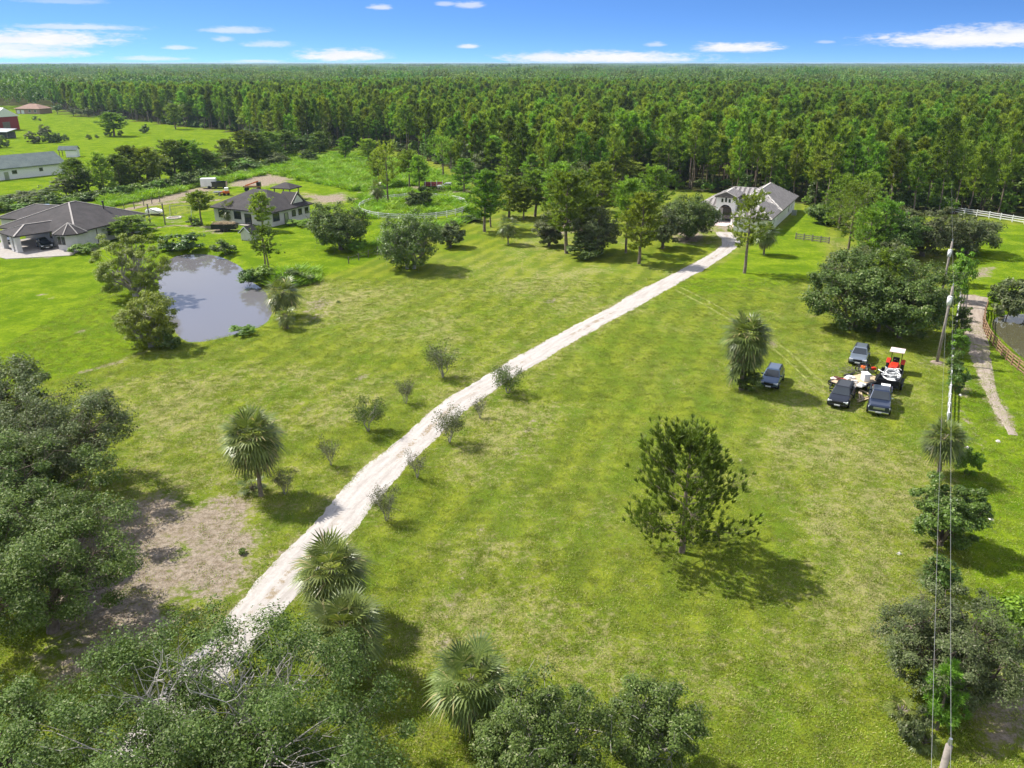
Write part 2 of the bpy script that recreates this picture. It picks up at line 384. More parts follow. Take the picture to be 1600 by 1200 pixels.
class MB:
    """collects solids; build() links them as one mesh object"""
    def __init__(s): s.v = []; s.f = []
    def add(s, vs, fs):
        o = len(s.v); s.v += [tuple(v) for v in vs]; s.f += [tuple(i + o for i in f) for f in fs]; return s
    def box(s, x0, x1, y0, y1, z0, z1):
        return s.add([(x0, y0, z0), (x1, y0, z0), (x1, y1, z0), (x0, y1, z0), (x0, y0, z1), (x1, y0, z1), (x1, y1, z1), (x0, y1, z1)],
                     [(0, 3, 2, 1), (4, 5, 6, 7), (0, 1, 5, 4), (1, 2, 6, 5), (2, 3, 7, 6), (3, 0, 4, 7)])
    def bar(s, p, q, w, h):
        """rectangular bar from p to q"""
        p = Vector(p); q = Vector(q); d = (q - p).normalized(); a = d.cross(Vector((0, 0, 1)))
        if a.length < 1e-3: a = Vector((1, 0, 0))
        a.normalize(); b = a.cross(d)
        vs = [c + a * (sx * w / 2) + b * (sz * h / 2) for c in (p, q) for sx, sz in ((-1, -1), (1, -1), (1, 1), (-1, 1))]
        return s.add(vs, [(0, 3, 2, 1), (4, 5, 6, 7), (0, 1, 5, 4), (1, 2, 6, 5), (2, 3, 7, 6), (3, 0, 4, 7)])
    def tube(s, pts, rad, n=6):
        V, F = tube_np(pts, rad, n); return s.add(V.tolist(), F.tolist())
    def cyl(s, p, q, r0, r1=None, n=12, cap=True):
        r1 = r0 if r1 is None else r1; o = len(s.v); V, F = tube_np([p, q], [r0, r1], n); s.add(V.tolist(), F.tolist())
        if cap: s.f += [tuple(o + i for i in range(n))[::-1], tuple(o + n + i for i in range(n))]
        return s
    def prism(s, poly, axis, a0, a1):
        """polygon (2-d) extruded along axis 'x','y' or 'z'"""
        def p3(p, a): return {'x': (a, p[0], p[1]), 'y': (p[0], a, p[1]), 'z': (p[0], p[1], a)}[axis]
        n = len(poly)
        return s.add([p3(p, a0) for p in poly] + [p3(p, a1) for p in poly],
                     [tuple(range(n))[::-1], tuple(range(n, 2 * n))] + [(i, (i + 1) % n, (i + 1) % n + n, i + n) for i in range(n)])
    def mesh(s, name, m, smooth=False):
        me = bpy.data.meshes.new(name); me.from_pydata(s.v, [], s.f); me.materials.append(MATS[m])
        if smooth: me.polygons.foreach_set('use_smooth', np.ones(len(me.polygons), bool))
        import bmesh
        bm = bmesh.new(); bm.from_mesh(me); bmesh.ops.recalc_face_normals(bm, faces=bm.faces); bm.to_mesh(me); bm.free()
        return me
    def build(s, name, m, parent=None, smooth=False, loc=None, rz=None, bevel=0.0):
        o = link(name, s.mesh(name, m, smooth), parent, loc, rz)
        if bevel:
            b = o.modifiers.new('bevel', 'BEVEL'); b.width = bevel; b.segments = 2; b.limit_method = 'ANGLE'
        return o

def tube_np(pts, rad, n=6):
    pts = np.asarray([tuple(p) for p in pts], float); rad = np.asarray(rad, float)
    d = np.gradient(pts, axis=0); d /= np.linalg.norm(d, axis=1)[:, None] + 1e-9
    up = np.where(np.abs(d[:, 2:3]) > 0.9, np.array([[1.0, 0, 0]]), np.array([[0, 0, 1.0]]))
    a = np.cross(d, up); a /= np.linalg.norm(a, axis=1)[:, None] + 1e-9; b = np.cross(d, a)
    th = np.arange(n) * 2 * math.pi / n
    V = pts[:, None, :] + rad[:, None, None] * (np.cos(th)[None, :, None] * a[:, None, :] + np.sin(th)[None, :, None] * b[:, None, :])
    k = len(pts); F = []
    for i in range(k - 1):
        for j in range(n): F.append((i * n + j, i * n + (j + 1) % n, (i + 1) * n + (j + 1) % n, (i + 1) * n + j))
    return V.reshape(-1, 3), np.array(F, np.int32)

class TB:
    """numpy collector of tubes and leaf faces"""
    def __init__(s): s.V = []; s.Q = []; s.T = []; s.n = 0
    def tube(s, pts, rad, n=5):
        V, F = tube_np(pts, rad, n); s.V.append(V); s.Q.append(F + s.n); s.n += len(V)
    def quads(s, V):                       # V: (k,4,3)
        k = len(V); s.V.append(V.reshape(-1, 3)); s.Q.append(np.arange(k * 4).reshape(k, 4) + s.n); s.n += k * 4
    def tris(s, V):
        k = len(V); s.V.append(V.reshape(-1, 3)); s.T.append(np.arange(k * 3).reshape(k, 3) + s.n); s.n += k * 3
    def mesh(s, name, m, smooth=False):
        if not s.V: return mk(name, np.zeros((0, 3)))
        return mk(name, np.concatenate(s.V), np.concatenate(s.Q) if s.Q else None, np.concatenate(s.T) if s.T else None, (m,), smooth=smooth)

# ------------------------------------------------------------------ plant generators
def unit(a): return a / (np.linalg.norm(a, axis=-1, keepdims=True) + 1e-9)

def leaf_quads(rng, P, N, L, W, fold=0.0):
    """one kite-shaped leaf at each point, lying across normal N"""
    k = len(P); d = unit(np.cross(N, rng.normal(size=(k, 3)))); s = np.cross(N, d)
    l = (L * rng.uniform(.55, 1.5, (k, 1))); w_ = (W * rng.uniform(.7, 1.2, (k, 1)))
    return np.stack([P - d * l / 2, P + s * w_ / 2 + d * l * .05 + N * fold * w_, P + d * l / 2, P - s * w_ / 2 + d * l * .05 + N * fold * w_], 1)

def bent(rng, p, q, k=4, amp=0.08, sag=0.0):
    p = np.array(p, float); q = np.array(q, float); t = np.linspace(0, 1, k)[:, None]
    L = np.linalg.norm(q - p); o = rng.normal(size=(k, 3)) * amp * L * np.sin(t * math.pi)
    o[:, 2] += (np.sin(t * math.pi) * sag * L)[:, 0]
    return p + (q - p) * t + o

def oak(rng, Rx, H, clear, nleaf, L=0.12, W=0.065, lobes=9, clumps=170, crad=None, trunk_r=None, twigs=1.0, bark='bark', leaf='oak_leaf', fill=0.55, Ry=None, up=0.55, multi=1, name='oak'):
    """broad crown: lobes of leaf clumps on forked limbs"""
    Ry = Ry or Rx; tr = trunk_r or 0.055 * Rx + 0.12
    Rz = (H - clear) / 2; cz = clear + Rz
    lob = []
    for i in range(lobes):
        a = i * 2.399 + rng.uniform(-.3, .3); rr = 0.62 * math.sqrt((i + .5) / lobes) * rng.uniform(.85, 1.15)
        zz = rng.uniform(-.62, .22) + 0.5 * (1 - rr / .62)
        lob.append((rr * math.cos(a), rr * math.sin(a), min(zz, .55), rng.uniform(.34, .5)))
    lob = np.array(lob); S = np.array([Rx, Ry, Rz])
    which = rng.integers(0, lobes, clumps)
    dv = unit(rng.normal(size=(clumps, 3)) + np.array([0, 0, .12]))
    rad = lob[which, 3:4] * rng.uniform(fill, 1.0, (clumps, 1))
    Cc = (lob[which, :3] + dv * rad)
    r_ = np.linalg.norm(Cc, axis=1); Cc = np.where((r_ > 1)[:, None], Cc / r_[:, None] * rng.uniform(.86, 1.03, (clumps, 1)), Cc)
    k2 = clumps * 2 // 5; sh = unit(rng.normal(size=(k2, 3)) * np.array([1, 1, .8]) + np.array([0, 0, -.18])); Cc[:k2] = sh * rng.uniform(.74, 1.0, (k2, 1))
    which[:k2] = np.argmin(((sh[:, None, :] - lob[None, :, :3]) ** 2).sum(-1), 1)
    Cw = Cc * S + np.array([0, 0, cz])
    crad = crad or 0.13 * Rx
    wts = rng.uniform(.4, 1.5, clumps); wts /= wts.sum()
    ci = rng.choice(clumps, nleaf, p=wts)
    csz = crad * rng.uniform(.6, 1.35, clumps)
    off = unit(rng.normal(size=(nleaf, 3))) * (rng.uniform(0, 1, (nleaf, 1)) ** .5) * csz[ci][:, None] * np.array([1, 1, .62])
    P = Cw[ci] + off; P[:, 2] = np.maximum(P[:, 2], 0.15)
    outw = unit(P - np.array([0, 0, cz - Rz * .5]))
    N = unit(outw * .35 + np.array([0, 0, up]) + unit(off + 1e-6) * .35 + rng.normal(size=(nleaf, 3)) * .42)
    lb = TB(); lb.quads(leaf_quads(rng, P, N, L, W))
    tb = TB()
    fork = np.array([0, 0, clear * 0.75 + 0.15 * H * 0.3])
    stems = []
    for k in range(multi):
        a = k * 2 * math.pi / multi + rng.uniform(0, 1); b = np.array([math.cos(a), math.sin(a), 0]) * tr * (1.2 if multi > 1 else 0)
        f = fork + (np.array([math.cos(a), math.sin(a), 0]) * .12 * Rx if multi > 1 else 0)
        base = b + np.array([0, 0, -.3])
        pts = bent(rng, base, f, 5, .03); tb.tube(pts, np.linspace(tr * 1.25, tr * .8, 5) / math.sqrt(multi), 8); stems.append(f)
    for i in range(lobes):
        f = stems[i % multi]; q = lob[i, :3] * S * np.array([1, 1, .8]) + np.array([0, 0, cz - .1 * Rz])
        pts = bent(rng, f - np.array([0, 0, .1]), q, 6, .06, -.05); r0 = tr * .55 / math.sqrt(multi)
        tb.tube(pts, np.linspace(r0, r0 * .3, 6), 6)
        mine = np.where(which == i)[0]
        for j in mine[:int(len(mine) * twigs)]:
            s = pts[rng.integers(2, 6)]; tb.tube(bent(rng, s, Cw[j], 4, .09, -.04), np.array([.22, .16, .1, .05]) * r0, 4)
            if twigs > .8:
                for _ in range(2): tb.tube(bent(rng, Cw[j], Cw[j] + rng.normal(size=3) * csz[j] * .6, 3, .1), np.array([.06, .045, .02]) * r0 + .004, 3)
    return tb.mesh(name + '_trunk', bark, True), lb.mesh(name + '_crown', leaf)

def pine(rng, H, Wd, clear, nb, tpb, blades, bl, bw, leaf='pine_needle', bark='pine_bark', trunk_r=0.16, top_round=True, name='pine', lean=0.02, sides=7, curv=0.25, twig=True, fmin=.32, sprd=.55, axz=.75, lat=.24, prof_z=(.62, .92, 1, .84, .56, .22), ejit=20):
    """pine: whorled limbs with brush-like needle tufts that point up"""
    tb = TB(); lb = TB()
    zt = np.linspace(-.3, H * .97, 8); bx = np.cumsum(rng.normal(size=8)) * lean * H * .12; by = np.cumsum(rng.normal(size=8)) * lean * H * .12
    bx -= bx[0]; by -= by[0]
    tb.tube(np.stack([bx, by, zt], 1), trunk_r * np.linspace(1.15, .18, 8), sides)
    Ps = []; Ax = []
    for i in range(nb):
        t = (i + rng.uniform(0, 1)) / nb; z = H * (clear + (0.965 - clear) * t)
        prof = float(np.interp(t, [0, .12, .38, .68, .88, 1], prof_z)) if top_round else (1 - t) ** .75
        if t < .3: prof *= rng.choice([.4, .85, 1.0, 1.0])
        Lb = max(.35, Wd / 2 * prof * rng.uniform(.65, 1.12)); a = i * 2.399 + rng.uniform(-.5, .5)
        e = R(-6 + 58 * t ** 1.3 + rng.uniform(-ejit, ejit))
        c0 = np.array([np.interp(z, zt, bx), np.interp(z, zt, by), z]); dr = np.array([math.cos(a) * math.cos(e), math.sin(a) * math.cos(e), math.sin(e)])
        k = 5; s = np.linspace(0, 1, k)[:, None]
        pts = c0 + dr * Lb * s + np.array([0, 0, 1]) * Lb * curv * s ** 2
        rb = trunk_r * .26 * (1 - .6 * t)
        tb.tube(pts, np.linspace(rb, rb * .3, k), 4)
        side = np.array([-math.sin(a), math.cos(a), 0])
        for j in range(tpb):
            f = rng.uniform(fmin, 1.02); p = c0 + dr * Lb * f + np.array([0, 0, 1]) * Lb * curv * f * f
            o = side * rng.normal() * Lb * lat * (.35 + .65 * f) + np.array([0, 0, rng.normal() * .15 * Lb + .04 * Lb]); q = p + o
            if twig and j % 2 == 0: tb.tube([p - dr * Lb * .12, q], [rb * .2, rb * .1], 3)
            Ps.append(q); Ax.append(dr * .55 + side * np.sign(o @ side) * .25 + np.array([0, 0, axz]))
    for j in range(max(6, nb // 6)):
        Ps.append(np.array([bx[-1], by[-1], H * rng.uniform(.93, 1.0)]) + rng.normal(size=3) * np.array([.16, .16, .02]) * Wd * .4); Ax.append(np.array([0, 0, 1.0]) + rng.normal(size=3) * .3)
    Ps = np.array(Ps); Ax = unit(np.array(Ax)); n = len(Ps)
    P = np.repeat(Ps, blades, 0); A = np.repeat(Ax, blades, 0)
    d = unit(A + rng.normal(size=P.shape) * sprd); s = unit(np.cross(d, rng.normal(size=P.shape)))
    l = bl * rng.uniform(.7, 1.2, (len(P), 1)); st = P - d * l * .2
    lb.quads(np.stack([st, st + d * l * .62 + s * bw, st + d * l, st + d * l * .62 - s * bw], 1))
    fz = H / lb.V[0].reshape(-1, 3)[:, 2].max()
    for arr_ in tb.V + lb.V: arr_[..., 2] = np.where(arr_[..., 2] > 0, arr_[..., 2] * fz, arr_[..., 2])
    return tb.mesh(name + '_trunk', bark, True), lb.mesh(name + '_crown', leaf)

def frond(rng, base, dr, L, segs, droop, B):
    """costapalmate fan: curved stalk with long folded segments"""
    up = np.array([0, 0, 1.0]); dr = dr / np.linalg.norm(dr); side = np.cross(dr, up); side /= np.linalg.norm(side) + 1e-6; nrm = np.cross(side, dr)
    pl = L * rng.uniform(.42, .55); hub = base + dr * pl - up * droop * pl * .25
    d2 = dr - up * droop * .55; d2 /= np.linalg.norm(d2); nrm = np.cross(side, d2)
    out = []
    for i in range(segs):
        a = (i / (segs - 1) - .5) * 2; ang = a * 1.75
        sd = d2 * math.cos(ang) + side * math.sin(ang) + nrm * .18 * abs(a); sd /= np.linalg.norm(sd)
        sl = L * (.66 - .2 * abs(a) ** 1.5) * rng.uniform(.9, 1.08); st = hub + d2 * .10 * L * (1 - abs(a))
        m1 = st + sd * sl * .5; tip = st + sd * sl - up * sl * (.10 + droop * .32)
        wv = np.cross(sd, nrm); wv /= np.linalg.norm(wv) + 1e-6; ww = L * .52 / segs
        out.append([st, m1 + wv * ww, tip, m1 - wv * ww])
    B.append(np.array(out)); return hub

def palm(rng, H, n=34, L=1.9, segs=15, trunk_r=0.17, dead=7, tall=True, low=-0.72, name='palm'):
    tb = TB(); lb = TB(); db = TB()
    k = 9; z = np.linspace(-.3, H, k); bx = np.cumsum(rng.normal(size=k)) * .03 * H / 3; bx -= bx[0]
    rr = trunk_r * (1 + .12 * rng.normal(size=k)); rr[0] *= 1.25
    tb.tube(np.stack([bx, bx * .4, z], 1), rr, 9)
    for i in range(int(14 + H * 9)):                                   # old leaf bases
        zz = rng.uniform(.25, 1.0) * H; a = i * 2.4; c = np.array([np.interp(zz, z, bx), np.interp(zz, z, bx) * .4, zz]); d = np.array([math.cos(a), math.sin(a), .9])
        tb.tube([c + d * trunk_r * .6, c + d * (trunk_r * .8 + .22)], [.045, .02], 4)
    top = np.array([bx[-1], bx[-1] * .4, H]); L1 = []; L2 = []
    for i in range(n):
        t = (i + .5) / n; a = i * 2.399 + rng.uniform(-.2, .2); e = math.asin(low + (.97 - low) * (1 - t)) if True else 0
        dr = np.array([math.cos(a) * math.cos(e), math.sin(a) * math.cos(e), math.sin(e)]); Lf = L * rng.uniform(.88, 1.1)
        hub = frond(rng, top, dr, Lf, segs, .22 + .65 * t, L1); lb.quads(np.array([[top, (top + hub) / 2 + np.array([.012, .012, .02]), hub, (top + hub) / 2 - np.array([.012, .012, 0])]]))
    for i in range(dead):
        a = rng.uniform(0, 6.28); e = R(rng.uniform(-75, -35)); dr = np.array([math.cos(a) * math.cos(e), math.sin(a) * math.cos(e), math.sin(e)])
        frond(rng, top - np.array([0, 0, .15]), dr, L * .85, segs - 4, 1.1, L2)
    lb.quads(np.concatenate(L1))
    if L2: db.quads(np.concatenate(L2))
    return tb.mesh(name + '_trunk', 'palm_bark', True), lb.mesh(name + '_crown', 'palm_leaf'), (db.mesh(name + '_dead', 'dead_frond') if L2 else None)

def sparse_tree(rng, H, Wd, nleaf, leaf='dry_twig_leaf', bark='pale_bark', L=.14, W=.06, stems=4, name='young'):
    tb = TB(); P = []
    for i in range(stems):
        a = i * 2 * math.pi / stems + rng.uniform(-.4, .4); q = np.array([math.cos(a) * Wd * .22, math.sin(a) * Wd * .22, H * rng.uniform(.5, .62)])
        pts = bent(rng, (0, 0, -.1), q, 5, .05); tb.tube(pts, np.linspace(.05, .024, 5) * H / 2.6, 5)
        for j in range(6):
            s = pts[rng.integers(2, 5)]; a2 = a + rng.normal() * 1.1; e = q * np.array([1, 1, 0]) + np.array([math.cos(a2), math.sin(a2), 0]) * Wd * rng.uniform(.1, .32); e[2] = H * rng.uniform(.55, 1.0)
            b2 = bent(rng, s, e, 4, .07); tb.tube(b2, np.array([.02, .015, .011, .006]) * H / 2.6, 4)
            for k in range(4):
                e2 = b2[rng.integers(1, 4)] + rng.normal(size=3) * np.array([.1, .1, .08]) * Wd; tb.tube([b2[rng.integers(1, 4)], e2], [.009, .005], 3); P.append(e2)
            P.append(e)
    P = np.array(P); i = rng.integers(0, len(P), nleaf); Q = P[i] + rng.normal(size=(nleaf, 3)) * .075 * Wd
    N = unit(rng.normal(size=(nleaf, 3)) + np.array([0, 0, .5])); lb = TB(); lb.quads(leaf_quads(rng, Q, N, L, W))
    return tb.mesh(name + '_trunk', bark, True), lb.mesh(name + '_crown', leaf)

def bush(rng, Rx, H, nleaf, L, W, leaf, lobes=6, name='bush'):
    return oak(rng, Rx, H, 0.05, nleaf, L, W, lobes=lobes, clumps=50, crad=.24 * Rx, trunk_r=.05, twigs=.4, leaf=leaf, fill=.3, multi=3, name=name)

def grass_tuft(rng, n, H, spread, bw, leaf, name):
    P = np.concatenate([rng.normal(size=(n, 2)) * spread, np.zeros((n, 1))], 1); d = unit(np.concatenate([rng.normal(size=(n, 2)) * .5, np.ones((n, 1))], 1)); s = unit(np.cross(d, rng.normal(size=(n, 3))))
    l = H * rng.uniform(.5, 1.15, (n, 1)); m = P + d * l * .55; tip = P + d * l * .95 + unit(d * np.array([1, 1, 0]) + 1e-6) * l * .35
    lb = TB(); lb.quads(np.stack([P, m + s * bw, tip, m - s * bw], 1)); return lb.mesh(name, leaf)

def put(name, meshes, loc, label, cat, rz=0.0, sx=1.0, sz=1.0, group=None, sy=None):
    """a plant: an Empty at its foot with trunk, crown (and dead fronds)"""
    o = thing(name, label, cat, loc, rz, group); o.scale = (sx, sy or sx, sz)
    link('trunk', meshes[0], o); link('crown', meshes[1], o)
    if len(meshes) > 2 and meshes[2] is not None: link('dead_fronds', meshes[2], o)
    return o

def scatter(name, protos, P, rot, scl, idx, label, cat=None):
    """stuff: one object, copies of a few meshes on points"""
    col = bpy.data.collections.new(name + '_kinds')
    for i, me in enumerate(protos):
        o = bpy.data.objects.new('%s_kind_%02d' % (name, i), me); col.objects.link(o)
    me = bpy.data.meshes.new(name); P = np.asarray(P, np.float32); me.vertices.add(len(P)); me.vertices.foreach_set('co', P.ravel())
    a = me.attributes.new('rz', 'FLOAT', 'POINT'); a.data.foreach_set('value', np.asarray(rot, np.float32))
    a = me.attributes.new('sc', 'FLOAT_VECTOR', 'POINT'); a.data.foreach_set('vector', np.asarray(scl, np.float32).ravel())
    a = me.attributes.new('kind_index', 'INT', 'POINT'); a.data.foreach_set('value', np.asarray(idx, np.int32))
    o = link(name, me); tag(o, label, cat, None, 'stuff')
    ng = bpy.data.node_groups.new(name + '_nodes', 'GeometryNodeTree')
    ng.interface.new_socket('Geometry', in_out='INPUT', socket_type='NodeSocketGeometry'); ng.interface.new_socket('Geometry', in_out='OUTPUT', socket_type='NodeSocketGeometry')
    n = ng.nodes; l = ng.links
    gi = n.new('NodeGroupInput'); go = n.new('NodeGroupOutput'); ip = n.new('GeometryNodeInstanceOnPoints'); ci = n.new('GeometryNodeCollectionInfo')
    ci.inputs['Collection'].default_value = col; ci.inputs['Separate Children'].default_value = True; ci.inputs['Reset Children'].default_value = True
    def at(nm, ty):
        x = n.new('GeometryNodeInputNamedAttribute'); x.data_type = ty; x.inputs[0].default_value = nm; return [s for s in x.outputs if s.enabled and s.name == 'Attribute'][0]
    cx = n.new('ShaderNodeCombineXYZ'); l.new(at('rz', 'FLOAT'), cx.inputs[2])
    l.new(gi.outputs[0], ip.inputs['Points']); l.new(ci.outputs[0], ip.inputs['Instance']); ip.inputs['Pick Instance'].default_value = True
    l.new(at('kind_index', 'INT'), ip.inputs['Instance Index']); l.new(cx.outputs[0], ip.inputs['Rotation']); l.new(at('sc', 'FLOAT_VECTOR'), ip.inputs['Scale'])
    l.new(ip.outputs[0], go.inputs[0])
    md = o.modifiers.new('copies', 'NODES'); md.node_group = ng
    return o

# ------------------------------------------------------------------ ground sheet
rng = np.random.default_rng(7)
def polyG(pts, z=0.0): return np.array([[*G(u, v, z)[:2]] for u, v in pts])

def sdf(px, py, poly):
    """signed distance to polygon, negative inside"""
    d = np.full(px.shape, 1e9); ins = np.zeros(px.shape, bool); n = len(poly)
    for i in range(n):
        ax, ay = poly[i]; bx, by = poly[(i + 1) % n]; ex, ey = bx - ax, by - ay
        t = np.clip(((px - ax) * ex + (py - ay) * ey) / (ex * ex + ey * ey + 1e-12), 0, 1)
        d = np.minimum(d, np.hypot(px - ax - t * ex, py - ay - t * ey))
        c = ((ay > py) != (by > py)) & (px < (bx - ax) * (py - ay) / (by - ay + 1e-12) + ax); ins ^= c
    return np.where(ins, -d, d)

def dline(px, py, pts):
    d = np.full(px.shape, 1e9)
    for (ax, ay), (bx, by) in zip(pts[:-1], pts[1:]):
        ex, ey = bx - ax, by - ay; t = np.clip(((px - ax) * ex + (py - ay) * ey) / (ex * ex + ey * ey + 1e-12), 0, 1)
        d = np.minimum(d, np.hypot(px - ax - t * ex, py - ay - t * ey))
    return d

POND = [(268, 401), (299, 396), (330, 398), (349, 403), (378, 417), (391, 440), (413, 453), (425, 477), (423, 498), (407, 511), (362, 524), (310, 536), (284, 532), (263, 500), (255, 472), (247, 448), (252, 422)]
POND2 = [(1549, 500), (1570, 492), (1605, 490), (1660, 495), (1710, 530), (1690, 590), (1640, 590), (1600, 560), (1572, 536), (1554, 517)]
pondP = polyG(POND, -.5); pond2P = polyG(POND2, -.5)
def smooth_poly(p, it=2):
    for _ in range(it): q = .75 * p + .25 * np.roll(p, -1, 0); r = .25 * p + .75 * np.roll(p, -1, 0); p = np.stack([q, r], 1).reshape(-1, 2)
    return p
pondP = smooth_poly(pondP); pond2P = smooth_poly(pond2P)

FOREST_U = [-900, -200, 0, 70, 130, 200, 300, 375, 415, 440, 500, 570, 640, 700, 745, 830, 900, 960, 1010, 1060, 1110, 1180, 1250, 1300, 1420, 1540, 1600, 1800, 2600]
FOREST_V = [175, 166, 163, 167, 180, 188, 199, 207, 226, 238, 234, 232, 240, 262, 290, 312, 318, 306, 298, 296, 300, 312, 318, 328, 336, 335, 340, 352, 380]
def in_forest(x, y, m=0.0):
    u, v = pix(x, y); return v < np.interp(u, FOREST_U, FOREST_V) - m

DRIVE = [(215, 1200), (310, 1060), (375, 985), (455, 895), (520, 820), (590, 745), (652, 688), (720, 628), (805, 575), (900, 520), (1000, 465), (1060, 432), (1105, 408), (1133, 390), (1140, 376), (1131, 363)]
PATH = [(1523, 462), (1521, 475), (1521, 495), (1523, 520), (1528, 550), (1536, 580), (1545, 605), (1560, 640), (1583, 680)]
def spline(pts, step):
    p = np.array(pts, float); p = np.concatenate([[2 * p[0] - p[1]], p, [2 * p[-1] - p[-2]]]); out = []
    for i in range(1, len(p) - 2):
        n = max(2, int(np.linalg.norm(p[i + 1] - p[i]) / step)); t = np.linspace(0, 1, n, endpoint=False)[:, None]
        out.append(.5 * (2 * p[i] + (p[i + 1] - p[i - 1]) * t + (2 * p[i - 1] - 5 * p[i] + 4 * p[i + 1] - p[i + 2]) * t ** 2 + (3 * p[i] - p[i - 1] - 3 * p[i + 1] + p[i + 2]) * t ** 3))
    return np.concatenate(out + [p[-2:-1]])
driveC = spline(polyG(DRIVE), .35); pathC = spline(polyG(PATH), .35)

LUSH = [[(-400, 400), (0, 395), (110, 400), (160, 385), (235, 365), (330, 360), (420, 355), (500, 350), (560, 390), (600, 340), (720, 345), (740, 330), (740, 280), (560, 235), (440, 240), (380, 255), (250, 300), (100, 330), (-200, 340), (-900, 420), (-900, 700), (-100, 640), (0, 620), (110, 590), (230, 545), (250, 480), (270, 405), (300, 395), (350, 402), (390, 437), (430, 450), (500, 440), (560, 410), (400, 380), (260, 385), (150, 410), (0, 420)],
        [(-900, 170), (0, 160), (200, 186), (375, 206), (420, 236), (330, 265), (250, 300), (100, 330), (-200, 345), (-900, 420)],
        [(-900, 470), (60, 400), (230, 388), (262, 440), (250, 500), (225, 545), (110, 588), (0, 615), (-900, 760)],
        [(1488, 480), (1500, 420), (1540, 350), (1700, 355), (1900, 500), (1900, 900), (1700, 1100), (1560, 1080), (1520, 900), (1485, 660)],
        [(1150, 400), (1215, 360), (1255, 330), (1290, 350), (1290, 400), (1270, 440), (1100, 460), (1060, 450)],
        [(400, 400), (540, 360), (600, 345), (730, 340), (560, 415), (480, 440)]]
SPOTS = [(122, 519, 18), (64, 461, 14), (76, 466, 10), (175, 462, 9), (30, 540, 14), (565, 590, 22), (480, 640, 20), (860, 470, 24), (1160, 720, 26), (1010, 905, 20)]
LUSH = [LUSH[1]] + LUSH[2:] + [[(-300, 430), (150, 350), (330, 330), (500, 320), (720, 300), (735, 330), (560, 412), (480, 442), (440, 450), (395, 430), (340, 395), (250, 405), (100, 470), (-300, 560)], [(330, 300), (440, 240), (560, 234), (690, 265), (740, 300), (720, 335), (600, 330), (480, 300)]]
DRY = [[(205, 760), (380, 700), (440, 745), (440, 850), (330, 1010), (200, 1080), (60, 1120), (120, 900)], [(700, 820), (1000, 980), (1350, 1000), (1300, 1150), (760, 1060), (640, 1000)], [(1260, 600), (1460, 600), (1470, 760), (1300, 730), (1220, 690)], [(1220, 800), (1440, 740), (1430, 1150), (1300, 1100)],
       [(700, 560), (900, 640), (830, 720), (700, 760)], [(150, 600), (420, 560), (600, 570), (520, 660), (340, 700), (190, 660)], [(440, 430), (620, 440), (600, 520), (460, 500)], [(640, 500), (800, 430), (920, 420), (880, 520), (700, 560)]]
SAND = [[(270, 800), (330, 760), (400, 790), (420, 850), (370, 940), (290, 960), (240, 900)], [(50, 900), (150, 800), (260, 765), (310, 800), (300, 960), (200, 1040), (60, 1090)], [(1500, 1095), (1545, 1060), (1600, 1050), (1720, 1075), (1700, 1160), (1560, 1190)], [(1517, 420), (1550, 417), (1552, 432), (1520, 437)], [(1445, 560), (1482, 560), (1484, 574), (1444, 574)],
        [(455, 302), (505, 305), (540, 300), (560, 312), (500, 322), (480, 314)], [(640, 283), (720, 283), (735, 300), (690, 306), (640, 298)], [(345, 280), (420, 270), (470, 280), (420, 292), (350, 292)], [(180, 322), (240, 306), (330, 288), (345, 298), (260, 318)], [(262, 336), (283, 336), (285, 347), (262, 346)],
        [(520, 236), (570, 236), (572, 243), (520, 243)], [(840, 345), (900, 335), (930, 360), (860, 372)], [(1040, 355), (1100, 352), (1110, 378), (1060, 385)], [(480, 470), (520, 460), (510, 505), (470, 500)], [(0, 398), (100, 393), (160, 382), (160, 388), (100, 400), (0, 404)], [(300, 355), (345, 352), (380, 360), (330, 366)], [(1100, 345), (1155, 345), (1160, 372), (1128, 372)]]
TRACKS = [([(185, 330), (230, 321), (290, 315), (335, 313)], 1.6), ([(232, 358), (270, 352), (320, 354), (350, 356)], .9), ([(1055, 453), (1110, 482), (1160, 512), (1215, 550), (1262, 592), (1290, 615)], .16), ([(1062, 449), (1120, 479), (1172, 510), (1230, 548), (1277, 590), (1305, 612)], .16),
          ([(835, 655), (790, 740), (740, 850), (700, 970), (685, 1080)], .12), ([(560, 300), (640, 310), (720, 300)], .8), ([(115, 586), (180, 568), (228, 548)], .4), ([(1512, 590), (1500, 640), (1540, 700)], .25)]

def axis(lo, hi, step, far_lo, far_hi, g=1.13):
    c = list(np.arange(lo, hi + 1e-6, step)); a = []; s = step; x = hi
    while x < far_hi: s *= g; x += s; a.append(x)
    b = []; s = step; x = lo
    while x > far_lo: s *= g; x -= s; b.append(x)
    return np.array(b[::-1] + c + a)

